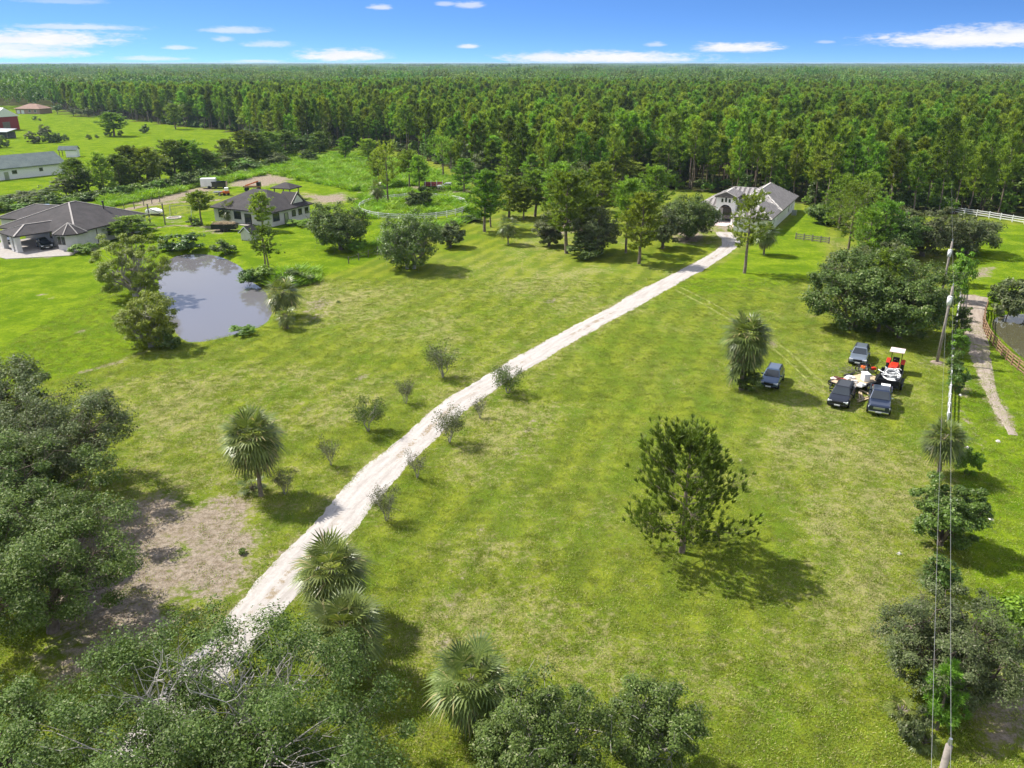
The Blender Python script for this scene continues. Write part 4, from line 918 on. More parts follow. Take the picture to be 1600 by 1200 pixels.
# shrubs
RP = [pine(np.random.default_rng(860 + i), 12, 6.4, .06, 46, 17, 9, .85, .07, leaf=['pine_needle', 'pine_needle_light', 'pine_needle'][i], trunk_r=.18, name='row_pine', lean=.03) for i in range(3)]
SH = [bush(np.random.default_rng(820 + i), 1.6, 2.4, 2600, .26, .15, ['broad_leaf', 'oak_leaf', 'bright_leaf', 'oak_leaf_grey'][i]) for i in range(4)]
TL = [oak(np.random.default_rng(870 + i), 1.2, 4.0, .1, 3200, .22, .13, lobes=8, clumps=70, crad=.34, trunk_r=.06, leaf=['bright_leaf', 'broad_leaf'][i], name='sapling') for i in range(2)]
for i, (u, vb, vt, wp, k, lb) in enumerate([(290, 390, 364, 62, 0, 'big-leaved dark shrub mass on the far bank of the left pond'), (352, 396, 374, 40, 1, 'round brownish shrub on the far bank of the left pond'), (262, 392, 368, 30, 0, 'shrub where the far bank meets the pond tree'), (410, 440, 414, 50, 2, 'bright shrub under the two-trunked pond pine'), (465, 440, 420, 60, 1, 'low dark brush right of the two-trunked pond pine'), (390, 444, 420, 34, 0, 'shrub at the water edge under the pond pine'), (915, 404, 372, 56, 1, 'dark shrub at the foot of the grove'), (265, 545, 515, 40, 1, 'low brush at the near left end of the pond'), (380, 522, 508, 40, 2, 'tufted weeds on the near pond bank'),
        (1495, 470, 385, 34, 2, 'bright vine-covered shrub at the far end of the white fence'), (1498, 530, 475, 30, 1, 'dark shrub on the white fence line beside the sandy path'), (1494, 560, 510, 30, 2, 'bright shrub on the white fence line beside the leaning pole'), (1492, 612, 568, 30, 1, 'shrub on the white fence above the path bend'), (1500, 445, 400, 40, 2, 'bright sapling behind the far power pole'), (1488, 585, 545, 24, 0, 'small shrub against the white fence'),
        (1572, 492, 436, 56, 3, 'grey willowy bush on the bank of the right pond'), (1605, 492, 430, 60, 3, 'pale bush at the right edge by the right pond'), (1556, 470, 440, 30, 1, 'dark bush above the brown fence corner'), (1462, 930, 868, 50, 3, 'grey dead-looking bush under the power lines'), (1575, 1000, 940, 90, 2, 'low bright shrub at the right edge beside the lower oak'), (1425, 1160, 1105, 50, 3, 'grey dry bush beside the power pole'), (1510, 742, 700, 40, 2, 'weedy clump beside the short palm'),
        (130, 395, 380, 40, 2, 'low shrub along the left house wall'), (470, 352, 342, 44, 2, 'low hedge along the middle house wall'), (305, 352, 340, 24, 1, 'small shrub by the swing set lawn'), (560, 395, 372, 30, 2, 'bright brush under the round drooping oak'), (740, 345, 335, 50, 0, 'dark brush at the right end of the lawn ditch')]):
    p, H, W = TS(u, vb, vt, wp); tall = H > 1.45 * W; put('shrub', (TL[0 if k == 2 else 1] if tall else SH[k]), p, lb, 'shrub', i * 2.1, W / (2.4 if tall else 3.1), H / (4.0 if tall else 2.35))
p, H, W = TS(1463, 1140, 1035, 76)
put('pine_tree', pine(nr(), H, W, .12, 18, 16, 26, .42, .02, leaf='pine_needle_light', trunk_r=.09, name='young_pine'), p, 'small bright young pine in front of the lower right oak', 'pine tree')
put('shrub', bush(nr(), .3, .5, 900, .09, .05, 'oak_leaf'), G(380, 866), 'small weed clump on the bare sandy patch', 'shrub')
put('shrub', bush(nr(), .35, .4, 500, .09, .05, 'oak_leaf'), G(529, 474), 'small dark tuft on the lawn right of the pond', 'shrub')

# row of trees between the houses and the far left field
r_ = np.random.default_rng(61)
ROW = [(75, 312, 288, 44), (105, 308, 275, 40), (122, 306, 246, 46), (140, 302, 262, 44), (165, 306, 236, 34), (190, 296, 240, 48), (205, 290, 226, 46), (232, 290, 228, 54), (250, 284, 230, 44), (275, 278, 217, 54), (300, 276, 216, 50), (318, 272, 230, 44), (355, 262, 216, 34), (345, 266, 238, 40), (385, 256, 202, 44), (405, 254, 206, 44), (425, 250, 204, 40), (448, 246, 202, 40), (475, 244, 205, 36), (40, 318, 298, 50), (10, 322, 304, 50), (-40, 330, 296, 60), (330, 270, 236, 40), (370, 262, 232, 36), (500, 240, 205, 34), (435, 262, 238, 30)]
for i, (u, vb, vt, wp) in enumerate(ROW):
    p, H, W = TS(u, vb, vt, wp); nb_ = ['at its left end by the left house', 'behind the two dark-roofed houses', 'in its middle by the parked trailers', 'at its right end by the forest'][min(3, max(0, int((u - 20) / 120)))]
    if i % 5 == 3 or H < 6: put('broadleaf_tree', BL[1 if i % 2 else 0], p, 'dark broadleaf tree in the field row, ' + nb_, 'broadleaf tree', i, W / 6.4, H / 11, 'tree row below the far left field')
    else: put('pine_tree', RP[i % 3], p, 'dark pine in the field tree row, ' + nb_, 'pine tree', i * 1.1, W / 5.4, H / 12, 'tree row below the far left field')
for i in range(60):                                                 # undergrowth of that row
    t = r_.uniform(0, 1); u = -30 + 510 * t; vb = np.interp(u, [0, 110, 250, 330, 430, 520], [330, 318, 298, 280, 256, 244]) + r_.uniform(-4, 3); p, H, W = TS(u, vb, vb - r_.uniform(9, 20), r_.uniform(24, 44))
    put('shrub', SH[int(r_.integers(0, 3))], p, 'low bush in the undergrowth of the tree row below the far left field', 'shrub', r_.uniform(0, 6), W / 3.1, H / 2.35, 'undergrowth of the tree row')
# young palms and shrubs dotted over the far left field
for i, (u, vb, h, k, lb) in enumerate([(55, 188, 2.6, 0, 'small dark palm-like shrub near the pink-roofed house'), (63, 189, 1.5, 1, 'tiny shrub near the pink-roofed house'), (53, 224, 5, 3, 'thin pale sapling in the far left field'), (75, 223, 4, 1, 'dark shrub left of three in the far left field'), (83, 223, 4, 1, 'dark shrub in the middle of three in the far left field'), (91, 222, 3.6, 1, 'dark shrub right of three in the far left field'), (103, 220, 2.6, 1, 'small shrub right of the group of three in the far left field'), (140, 218, 2.2, 1, 'small shrub alone in the far left field'), (152, 216, 1.6, 1, 'tiny shrub beside another in the far left field'), (170, 213, 3.2, 1, 'shrub left of the flat-topped field pine'), (188, 212, 2.4, 1, 'shrub right of the flat-topped field pine'), (226, 208, 4, 1, 'spiky dark shrub in the far left field, right of the pine'), (4, 231, 4.5, 1, 'dark shrub at the left edge behind the long white building'), (70, 212, 5, 3, 'pale bare sapling in the far left field')]):
    put('shrub', SH[k], G(u, vb), lb, 'shrub', i, h / 2.6, h / 2.4)
for i, (u, vb, vt) in enumerate([(90, 178, 160), (115, 181, 168), (127, 182, 168), (138, 183, 168)]):
    p, H, W = TS(u, vb, vt, 16); put('broadleaf_tree', BL[i % 2], p, ['round tree beside the pink-roofed house', 'small tree on the far field edge, left of three', 'small tree on the far field edge, middle of three', 'small tree on the far field edge, right of three'][i], 'broadleaf tree', i, W / 6.4, H / 11)

# tall weeds in the clearing and by the tree row; grass of the near lawn
def inside(poly, n, r):
    P_ = polyG(poly); lo = P_.min(0); hi = P_.max(0); out = np.zeros((0, 2))
    while len(out) < n:
        q = r.uniform(lo, hi, (n * 2, 2)); out = np.concatenate([out, q[sdf(q[:, 0], q[:, 1], P_) < 0]])
    return out[:n]
WT = [grass_tuft(np.random.default_rng(840 + i), 60, 1.5, .42, .06, 'weed_blade', 'weed') for i in range(3)]
pts = np.concatenate([inside([(330, 292), (395, 262), (450, 246), (560, 240), (640, 255), (735, 292), (720, 300), (640, 290), (560, 300), (500, 288), (420, 272)], 3600, r_), inside([(150, 318), (250, 298), (330, 276), (345, 282), (260, 306), (170, 325)], 500, r_), inside([(385, 440), (490, 425), (500, 440), (440, 452)], 120, r_), inside([(560, 305), (640, 297), (730, 305), (735, 330), (560, 345)], 380, r_), inside([(555, 390), (740, 336), (745, 342), (565, 402)], 160, r_)])
n = len(pts); hh = r_.uniform(.3, 1.0, n) + .7 * np.clip(np.sin(pts[:, 0] * .5) * np.sin(pts[:, 1] * .33 + pts[:, 0] * .2), 0, 1)
scatter('tall_weeds', WT, np.concatenate([pts, np.zeros((n, 1))], 1), r_.uniform(0, 6.28, n), np.stack([hh * 1.2, hh * 1.2, hh], 1), r_.integers(0, 3, n), 'tall bright green weeds growing over the clearing')
GT = [grass_tuft(np.random.default_rng(850 + i), 26, .14, .16, .016, 'grass_blade', 'lawn_tuft') for i in range(3)]
q = np.stack([r_.uniform(-60, 60, 100000), 26 + 95 * r_.uniform(0, 1, 100000) ** 1.9], 1)
k = (np.abs(q[:, 0]) < .66 * q[:, 1] + 6) & (dline(q[:, 0], q[:, 1], driveC[::8]) > 1.55)
for p_ in SAND[:3]: k &= (sdf(q[:, 0], q[:, 1], polyG(p_)) > 0) | (r_.uniform(size=len(q)) < .15)
k &= sdf(q[:, 0], q[:, 1], pondP) > 1.0; k &= sdf(q[:, 0], q[:, 1], pond2P) > 1.0
q = q[k]; n = len(q); hh = r_.uniform(.5, 1.3, n)
scatter('lawn_grass', GT, np.concatenate([q, (.07 * np.sin(q[:, :1] * .11 + 1) * np.cos(q[:, 1:] * .085)) - .01], 1), r_.uniform(0, 6.28, n), np.stack([hh, hh, hh * .9], 1), r_.integers(0, 3, n), 'short patchy lawn grass on the near field')

# leafy undergrowth along the front of the forest
ux, uy = frng.uniform(-330, 330, 9000), frng.uniform(150, 470, 9000)
k = in_forest(ux, uy) & ~in_forest(ux, uy - 26) & (np.abs(ux) < .75 * uy + 20); ux, uy = ux[k][:1500], uy[k][:1500]; n = len(ux); hh = frng.uniform(.6, 1.7, n)
scatter('forest_undergrowth', [joined(*SH[0], 'under_a'), joined(*SH[2], 'under_b'), joined(*TL[0], 'under_c'), joined(*TL[1], 'under_d')], np.stack([ux, uy, 0 * ux], 1), frng.uniform(0, 6.28, n), np.stack([hh * 1.1, hh * 1.1, hh], 1), frng.integers(0, 4, n), 'green undergrowth along the front edge of the pine forest')

# ------------------------------------------------------------------ buildings
def hip(par, x0, x1, y0, y1, ze, sl, m, cap='ridge_pale', ribs=0.0, rib_m=None, name='roof', gable=(), caps=True, step=1.0):
    """hipped roof with fascia, ridge caps and (optional) rows of tiles; gable: 'x0','x1','y0','y1' ends left upright"""
    dx, dy = x1 - x0, y1 - y0; w_ = min(dx, dy) / 2; zr = ze + w_ * sl; lo = ze - .2
    if dx >= dy: r0 = [x0 + w_ * (0 if 'x0' in gable else 1), (y0 + y1) / 2, zr]; r1 = [x1 - w_ * (0 if 'x1' in gable else 1), (y0 + y1) / 2, zr]
    else: r0 = [(x0 + x1) / 2, y0 + w_ * (0 if 'y0' in gable else 1), zr]; r1 = [(x0 + x1) / 2, y1 - w_ * (0 if 'y1' in gable else 1), zr]
    e = [(x0, y0), (x1, y0), (x1, y1), (x0, y1)]; b = MB()
    V = [(x, y, ze) for x, y in e] + [tuple(r0), tuple(r1)] + [(x, y, lo) for x, y in e]
    if dx >= dy: F = [(0, 1, 5, 4), (2, 3, 4, 5), (3, 0, 4), (1, 2, 5)]
    else: F = [(0, 1, 4), (1, 2, 5, 4), (2, 3, 5), (3, 0, 4, 5)]
    F += [(0, 6, 7, 1), (1, 7, 8, 2), (2, 8, 9, 3), (3, 9, 6, 0), (6, 9, 8, 7)]
    b.add(V, F); o = b.build(name, m, par)
    if caps:
        c = MB(); R0, R1 = Vector(r0), Vector(r1); E = [Vector((x, y, ze)) for x, y in e]
        prs = [(R0, R1)] + ([(E[0], R0), (E[3], R0), (E[1], R1), (E[2], R1)] if dx >= dy else [(E[0], R0), (E[1], R0), (E[2], R1), (E[3], R1)])
        for p, q in prs:
            if (p - q).length > .1: c.bar(p + Vector((0, 0, .03)), q + Vector((0, 0, .03)), .28, .10)
        c.build('ridge_cap', cap, o)
    if ribs:
        t = MB()
        def row(px, py, ux, uy, run):       # a row of tiles from the eave point up the slope
            if run < .2: return
            p = Vector((px, py, ze + .02)); q = Vector((px + ux * run, py + uy * run, ze + .02 + run * sl)); t.bar(p, q, ribs, .13)
        n = int(dx / step)
        for i in range(1, n):
            s = dx * i / n; run = min(s if 'x0' not in gable or dy > dx else 9e9, dx - s if 'x1' not in gable or dy > dx else 9e9, dy / 2) if dx >= dy else min(s, dx - s)
            row(x0 + s, y0, 0, 1, run); row(x0 + s, y1, 0, -1, run)
        n = int(dy / step)
        for i in range(1, n):
            s = dy * i / n; run = min(s if 'y0' not in gable else 9e9, dy - s if 'y1' not in gable else 9e9, dx / 2) if dy > dx else min(s, dy - s)
            if not (dx >= dy and 'x0' in gable): row(x0, y0 + s, 1, 0, run)
            if not (dx >= dy and 'x1' in gable): row(x1, y0 + s, -1, 0, run)
        to = t.build('tile_rows', rib_m or m, o); to['kind'] = 'stuff'
    return o

def window(par, x, y, z, w_, h, ang, frame='trim_dark', name='window', arch=False, cross=True, pane='pane_glass'):
    """window or door proud of a wall; ang = direction it faces in the building's own plan"""
    o = thing_part(name, par, (x, y, z), ang); f = MB(); b = .09
    if arch:
        n = 10; ring = [(-w_ / 2, -h / 2), (w_ / 2, -h / 2)] + [(w_ / 2 * math.cos(math.pi * i / n), h / 2 - w_ / 2 + w_ / 2 * math.sin(math.pi * i / n)) for i in range(n + 1)]
        f.prism([(p[0] * (1 + 2 * b / w_), p[1] * (1 + 2 * b / h)) for p in ring], 'y', -.03, .05); fo = f.build('frame', frame, o)
        MB().prism(ring, 'y', -.05, .03).build('pane', pane, fo); return o
    f.box(-w_ / 2 - b, w_ / 2 + b, -.06, .04, h / 2, h / 2 + b).box(-w_ / 2 - b, w_ / 2 + b, -.08, .04, -h / 2 - b, -h / 2).box(-w_ / 2 - b, -w_ / 2, -.06, .04, -h / 2, h / 2).box(w_ / 2, w_ / 2 + b, -.06, .04, -h / 2, h / 2)
    if cross: f.box(-.03, .03, -.045, .04, -h / 2, h / 2).box(-w_ / 2, w_ / 2, -.042, .04, -.03, .03)
    fo = f.build('frame', frame, o); MB().box(-w_ / 2, w_ / 2, -.025, .02, -h / 2, h / 2).build('pane', pane, fo)
    return o
def thing_part(name, par, loc, ang):
    o = bpy.data.objects.new(name, None); C.objects.link(o); o.parent = par; o.location = loc; o.rotation_euler = (0, 0, ang); return o
FRONT, RIGHT, LEFT, BACK = 0.0, math.pi / 2, -math.pi / 2, math.pi   # facing -y, +x, -x, +y

# --- white house with grey tiled roof
P0 = G(1200, 366)
H1 = thing('tiled_house', 'white stucco house with grey ribbed tile roof and arched entry tower', 'house', P0, R(-27))
wl = MB()
wl.prism([(-6.8, 0), (0, 0), (0, 31), (-10, 31), (-10, 22), (-16.4, 22), (-16.4, 11.2), (-12.6, 11.2), (-12.6, 10.6), (-8.4, 10.6), (-8.4, 11.2), (-6.8, 11.2)], 'z', -.3, 3.0); wl.build('wall', 'white_stucco', H1)
for a in [(-16.9, .3, 10.0, 22.6, 2.98, .53), (-10.5, .6, 10.3, 31.6, 3.0, .60), (-7.35, .5, -.55, 13.2, 2.92, .53)]: hip(H1, *a, 'roof_groove_shade', 'stone_pale', ribs=.56, rib_m='roof_tile')
tw = MB()                                                           # entry tower with a deep arched porch
n_ = 12; x0, x1, y0 = -12.5, -8.5, 8.3; cx = (x0 + x1) / 2; rw = 1.35; spring = 2.35
arch = [(cx - rw * math.cos(math.pi * i / n_), spring + rw * math.sin(math.pi * i / n_)) for i in range(n_ + 1)]
tw.prism([(x0, -.3), (cx - rw, -.3)] + arch + [(cx + rw, -.3), (x1, -.3), (x1, 5.3), (cx, 6.15), (x0, 5.3)], 'y', y0, y0 + .45)
tw.box(x0, x0 + .4, y0 + .45, 11.1, -.3, 5.3).box(x1 - .4, x1, y0 + .45, 11.1, -.3, 5.3); tow = tw.build('entry_tower', 'white_stucco', H1)
hip(H1, x0 - .35, x1 + .35, y0 - .35, 15.5, 5.36, .42, 'roof_groove_shade', 'stone_pale', ribs=.56, rib_m='roof_tile', gable=('y0',), name='tower_roof')
for sx_ in (-.75, 0, .75): window(H1, cx + sx_, y0 - .02, 4.55 + (.16 if sx_ == 0 else 0), .42, .95 if sx_ == 0 else .75, FRONT, 'trim_white', 'tower_window', arch=True)
for sx_ in (-1.62, 1.62):
    MB().cyl((cx + sx_, y0 - .22, 0), (cx + sx_, y0 - .22, 2.4), .13, .11, 10).box(cx + sx_ - .2, cx + sx_ + .2, y0 - .42, y0 - .02, 2.4, 2.55).box(cx + sx_ - .2, cx + sx_ + .2, y0 - .42, y0 - .02, -.1, .1).build('column', 'white_stucco', H1)
window(H1, cx, 10.55, 1.45, 1.7, 2.9, FRONT, 'trim_dark', 'door', cross=True)
window(H1, -7.6, 11.15, 1.8, 1.0, 2.0, FRONT, 'trim_white', arch=True); window(H1, -14.6, 11.15, 1.7, 1.5, 2.0, FRONT, 'trim_white', arch=True)
window(H1, -6.86, 6.2, 1.7, 1.3, 1.9, LEFT, 'trim_white', arch=True); window(H1, -6.86, 2.4, 1.7, 1.3, 1.9, LEFT, 'trim_white', arch=True)
for yy, w_, h_ in ((5.0, .7, .8), (9.5, .5, .6), (22.5, 1.1, 1.7), (26.5, .6, 1.0)): window(H1, .03, yy, 1.7, w_, h_, RIGHT, 'trim_white')
MB().box(.55, 1.5, 24.0, 25.1, -.05, 1.0).build('air_conditioner', 'steel', H1)
bx = MB().box(-13.2, -7.6, 4.2, 10.4, -.2, .07).build('entry_pavers', 'pink_white', H1)

# --- left house with dark shingles, corner turret and porte-cochere
H2 = thing('shingled_house', 'pale stucco house at left with dark shingle hip roof, turret and carport', 'house', (-78.0, 142.2, 0), R(-16))
MB().prism([(-9, 5), (-3, 2.2), (-3, 0.2), (0, 0.2), (0, 18.5), (-16.5, 18.5), (-16.5, 5)], 'z', -.3, 3.0).build('wall', 'grey_stucco', H2)
hip(H2, -17.1, .6, -.3, 19.1, 3.0, .40, 'shingle_dark'); hip(H2, -25.5, -9, 7.5, 17.5, 2.98, .42, 'shingle_dark')
MB().box(-25, -16.4, 8, 17, -.3, 3.0).build('wall', 'grey_stucco', H2)
tn = 8; cxt, cyt, rt = -1.3, .4, 2.35                               # eight-sided corner turret
ring = [(cxt + rt * math.cos(2 * math.pi * (i + .5) / tn), cyt + rt * math.sin(2 * math.pi * (i + .5) / tn)) for i in range(tn)]
MB().prism(ring, 'z', -.3, 2.9).build('turret', 'grey_stucco', H2)
er = [(cxt + (p[0] - cxt) * 1.28, cyt + (p[1] - cyt) * 1.28) for p in ring]; rb = MB(); rb.add([(x, y, 2.92) for x, y in er] + [(x, y, 2.72) for x, y in er] + [(cxt, cyt, 4.55)], [(i, (i + 1) % tn, 2 * tn) for i in range(tn)] + [(i, i + tn, (i + 1) % tn + tn, (i + 1) % tn) for i in range(tn)] + [tuple(range(tn, 2 * tn))])
tro = rb.build('turret_roof', 'shingle_dark', H2); cp = MB()
for x, y in er: cp.bar((x, y, 2.95), (cxt, cyt, 4.58), .16, .08)
cp.build('ridge_cap', 'ridge_pale', tro)
for k in (5, 6):
    a = 2 * math.pi * k / tn; rr = rt * math.cos(math.pi / tn) + .02
    for s in (-.42, .42): window(H2, cxt + rr * math.cos(a) - s * math.sin(a), cyt + rr * math.sin(a) + s * math.cos(a), 1.75, .5, 1.2, a + math.pi / 2, 'trim_dark', cross=True)
for yy in (5.2, 11.5): MB().box(0, .09, yy, yy + .1, 0, 2.9).build('downpipe', 'trim_dark', H2)
MB().cyl((-4.2, 12.6, 4.8), (-4.2, 12.6, 6.2), .14, .14, 8).cyl((-4.2, 12.6, 6.2), (-4.2, 12.6, 6.4), .22, .22, 8).build('vent_pipe', 'trim_dark', H2)
window(H2, .03, 8.6, 1.6, 1.2, 1.2, RIGHT); window(H2, .03, 15, 1.6, 1.4, 1.2, RIGHT)
# porte-cochere turned towards the drive
CPO = Vector((-86.6, 138.7, 0)); inv = (Matrix.Translation((-78.0, 142.2, 0)) @ Matrix.Rotation(R(-16), 4, 'Z')).inverted(); lp = inv @ CPO
cpe = thing_part('carport', H2, lp, R(-22))
hip(cpe, -6.6, .2, -.2, 13.5, 2.95, .36, 'shingle_dark', name='carport_roof')
for (x, y) in ((-.45, .45), (-2.0, .45), (-6.1, .45)): MB().box(x - .42, x + .42, y - .42, y + .42, -.3, 2.78).box(x - .47, x + .47, y - .47, y + .47, -.3, .25).build('column', 'grey_stucco', cpe)
MB().box(-6.3, -.1, 8.0, 8.3, -.3, 2.77).build('carport_wall', 'grey_stucco', cpe)
for x in (-4.6, -2.0): window(cpe, x, 7.97, 1.6, .9, 1.5, FRONT)
MB().box(-1.0, -.3, 6.6, 7.9, -.3, 2.77).build('column', 'grey_stucco', cpe)
MB().prism([(-9, 4.97), (-7.2, 4.97), (-8.1, 4.97)], 'z', 3, 3.01)
g = MB(); g.prism([(-6.4, 2.5), (-3.4, 2.5), (-4.9, 3.5)], 'y', 9.0, 9.2).build('gable', 'grey_stucco', cpe); window(cpe, -4.9, 8.98, 2.82, .7, .5, FRONT, 'trim_dark', 'louvre', arch=True)
MB().prism([(x, y) for x, y in [(-12, -4.2), (3.2, -3.2), (9.2, 4.8), (5, 9.5), (-12, 9.5)]], 'z', -.25, .06).build('paved_forecourt', 'concrete', cpe)

# --- middle house
H3 = thing('shingled_house', 'pale stucco house in the middle distance with dark shingle roof and cross gable', 'house', (-49.0, 162.3, 0), R(-26))
MB().box(-15.5, 0, .6, 12.6, -.3, 3.0).build('wall', 'grey_stucco', H3)
hip(H3, -16.2, .7, -.1, 13.3, 3.0, .50, 'shingle_dark', caps=False)
gb = MB(); gb.prism([(7.2, 3.3), (12.2, 3.3), (9.7, 5.7)], 'x', -4.5, -.6); gb.build('gable_roof', 'shingle_dark', H3)
MB().prism([(7.75, 3.32), (11.65, 3.32), (9.7, 5.2)], 'x', -.62, -.5).build('gable', 'grey_stucco', H3)
fb = MB().bar((-.5, 7.1, 3.3), (-.5, 9.7, 5.82), .2, .1).bar((-.5, 12.3, 3.3), (-.5, 9.7, 5.82), .2, .1); fb.build('gable_trim', 'ridge_pale', H3)
for yy, w_, h_ in ((2.0, 1.7, 1.4), (7.4, .9, 1.1), (9.4, .9, 1.1), (11.5, .9, 1.1)): window(H3, .03, yy, 1.75, w_, h_, RIGHT)
window(H3, .03, 5.0, 1.05, .95, 2.1, RIGHT, 'trim_dark', 'door', cross=False, pane='steel')
for xx, w_ in ((-3.0, 1.6), (-9.0, 1.7), (-13.4, 1.4)): window(H3, xx, .57, 1.7, w_, 1.4, FRONT)
window(H3, -6.2, .57, 1.05, 1.6, 2.1, FRONT, 'trim_dark', 'door')
MB().box(-7.6, -4.6, -1.0, .58, -.2, .12).build('porch_slab', 'concrete', H3)
# open gazebo behind it
g0 = G(449, 311); H4 = thing('gazebo', 'small open gazebo with dark hip roof behind the middle house', 'gazebo', g0, R(-20))
for x in (-2.2, 2.2):
    for y in (-1.8, 1.8): MB().box(x - .1, x + .1, y - .1, y + .1, -.2, 2.75).build('post', 'old_wood', H4)
hip(H4, -2.9, 2.9, -2.5, 2.5, 2.9, .45, 'shingle_dark', caps=False)
# little gabled playhouse / kennel in front of it
k0 = G(391, 374); H5 = thing('garden_shed', 'little grey gabled shed between the middle house and the left pond', 'shed', k0, R(-20))
MB().box(-1.1, 1.1, -1.2, 1.2, -.1, 1.4).prism([(-1.1, 1.4), (1.1, 1.4), (0, 2.4)], 'y', -1.2, 1.2).build('wall', 'grey_stucco', H5)
MB().prism([(-1.4, 1.28), (-1.4, 1.42), (0, 2.66), (1.4, 1.42), (1.4, 1.28), (0, 2.5)], 'y', -1.5, 1.5).build('roof', 'shingle_dark', H5)
MB().bar((-1.4, -1.53, 1.35), (0, -1.53, 2.6), .06, .14).bar((1.4, -1.53, 1.35), (0, -1.53, 2.6), .06, .14).build('roof_trim', 'trim_white', H5)

# --- far left: long white building, porch shed, barn, lean-to, pink-roofed house
a_ = G(103, 271); b_ = G(0, 282); d_ = (a_ - b_); ang = math.atan2(d_.y, d_.x)
H6 = thing('stable_building', 'long low white building with green-grey roof in the far left field', 'building', a_, ang)
MB().box(-40, 0, 0, 11, -.3, 3.1).build('wall', 'white_stucco', H6)
MB().prism([(-.7, 2.95), (-.7, 3.15), (5.5, 6.2), (11.7, 3.15), (11.7, 2.95)], 'x', -40.5, .5).build('roof', 'shingle_green', H6)
MB().prism([(0, 3.0), (11, 3.0), (5.5, 5.9)], 'x', -.1, .42).build('gable', 'white_stucco', H6)
for xx, w_ in ((-19.5, 1.3), (-14.5, 1.4), (-25.5, 1.2), (-7, 1.1)): window(H6, xx, -.03, 1.9, w_, 1.0, FRONT, 'trim_white', cross=False)
MB().box(-17.4, -16.2, -.06, 0, 0, 2.1).build('door', 'steel', H6)
c0 = G(109, 245); H7 = thing('porch_shed', 'small white shed with an open porch near the long white building', 'shed', c0, R(10))
MB().box(-.6, 3.0, -1.6, 1.6, -.2, 2.5).prism([(-1.6, 2.5), (1.6, 2.5), (0, 3.5)], 'x', -.6, 3.0).build('wall', 'white_stucco', H7)
MB().prism([(-2.0, 2.35), (-2.0, 2.5), (0, 3.75), (2.0, 2.5), (2.0, 2.35), (0, 3.6)], 'x', -3.0, 3.3).build('roof', 'shingle_green', H7)
for y in (-1.5, 1.5): MB().box(-2.8, -2.6, y - .1, y + .1, -.2, 2.4).build('post', 'old_wood', H7)
c0 = G(-4, 204); H8 = thing('barn', 'red barn with a pale metal roof at the left edge', 'barn', c0, R(-20))
MB().box(-11, 4.5, -5, 9, -.3, 6.5).build('wall', 'barn_red', H8)
MB().prism([(-5.6, 6.4), (-5.6, 6.6), (2, 10.6), (9.6, 6.6), (9.6, 6.4)], 'x', -11.5, 5.0).build('roof', 'trim_white', H8); MB().prism([(-5, 6.5), (9, 6.5), (2, 10.2)], 'x', 4.4, 4.95).build('gable', 'barn_red', H8)
MB().box(4.5, 4.58, 0, 4, -.3, 4).build('door', 'old_wood', H8)
c0 = G(8, 216); H9 = thing('lean_to', 'low grey open shelter below the red barn', 'shelter', c0, R(-10))
for x in (-8, -3, 3.4):
    for y in (-2.4, 2.4): MB().box(x - .12, x + .12, y - .12, y + .12, -.2, 2.9).build('post', 'old_wood', H9)
MB().prism([(-3.2, 2.8), (-3.2, 2.95), (3.2, 3.9), (3.2, 3.75)], 'x', -9, 4.2).build('roof', 'steel', H9); MB().box(-8.2, 3.6, 2.3, 2.5, -.2, 2.7).build('wall', 'old_wood', H9)
c0 = G(44, 178); HA = thing('brick_house', 'small brown house with a pinkish hip roof at the far field edge', 'house', c0, R(-8))
MB().box(-8.5, 8.5, 0, 12, -.3, 3.2).build('wall', 'tan_wall', HA); hip(HA, -9.3, 9.3, -.8, 12.8, 3.2, .42, 'shingle_tan', caps=False)
for xx in (-6.6, -3.6): MB().box(xx - 1, xx + 1, -.06, 0, -.2, 2.3).build('door', 'trim_white', HA)
for xx in (1.5, 5.5): window(HA, xx, -.03, 1.7, 1.5, 1.3, FRONT, 'trim_white')

# ------------------------------------------------------------------ fences
def fence(name, label, pts, m, step, hpost, wpost, rails, rw_, rh, cat='fence', cap=0.0, jit=0.0, closed=False):
    o = thing(name, label, cat, (pts[0][0], pts[0][1], 0)); o0 = Vector((pts[0][0], pts[0][1], 0)); rr = random.Random(len(label))
    P_ = [Vector((p[0], p[1], 0)) for p in pts]; S = []
    for p, q in zip(P_[:-1], P_[1:]):
        n = max(1, round((q - p).length / step)); S += [p + (q - p) * i / n for i in range(n)]
    S.append(P_[-1]); pm = MB().box(-wpost / 2, wpost / 2, -wpost / 2, wpost / 2, -.3, hpost)
    if cap: pm.add([(-cap, -cap, hpost), (cap, -cap, hpost), (cap, cap, hpost), (-cap, cap, hpost), (0, 0, hpost + cap)], [(0, 1, 4), (1, 2, 4), (2, 3, 4), (3, 0, 4), (0, 3, 2, 1)])
    pme = pm.mesh('post', m)
    for i, s in enumerate(S):
        po = link('post', pme, o, s - o0); d = (S[min(i + 1, len(S) - 1)] - S[max(i - 1, 0)]); po.rotation_euler = (rr.uniform(-jit, jit), rr.uniform(-jit, jit), math.atan2(d.y, d.x)); po.scale.z = 1 + rr.uniform(-jit, jit)
    rm = MB().box(0, 1, -rw_ / 2, rw_ / 2, -rh / 2, rh / 2).mesh('rail', m)
    for p, q in zip(S[:-1], S[1:]):
        d = q - p
        for z in rails:
            r_o = link('rail', rm, o, p - o0 + Vector((0, 0, z + rr.uniform(-jit, jit) * .5))); r_o.rotation_euler = (0, rr.uniform(-jit, jit) * .3, math.atan2(d.y, d.x)); r_o.scale.x = d.length
    return o
ctr = (G(570, 328) + G(722, 322)) / 2; ctr = Vector((-22.4, 185.0, 0)); rr_ = 12.4
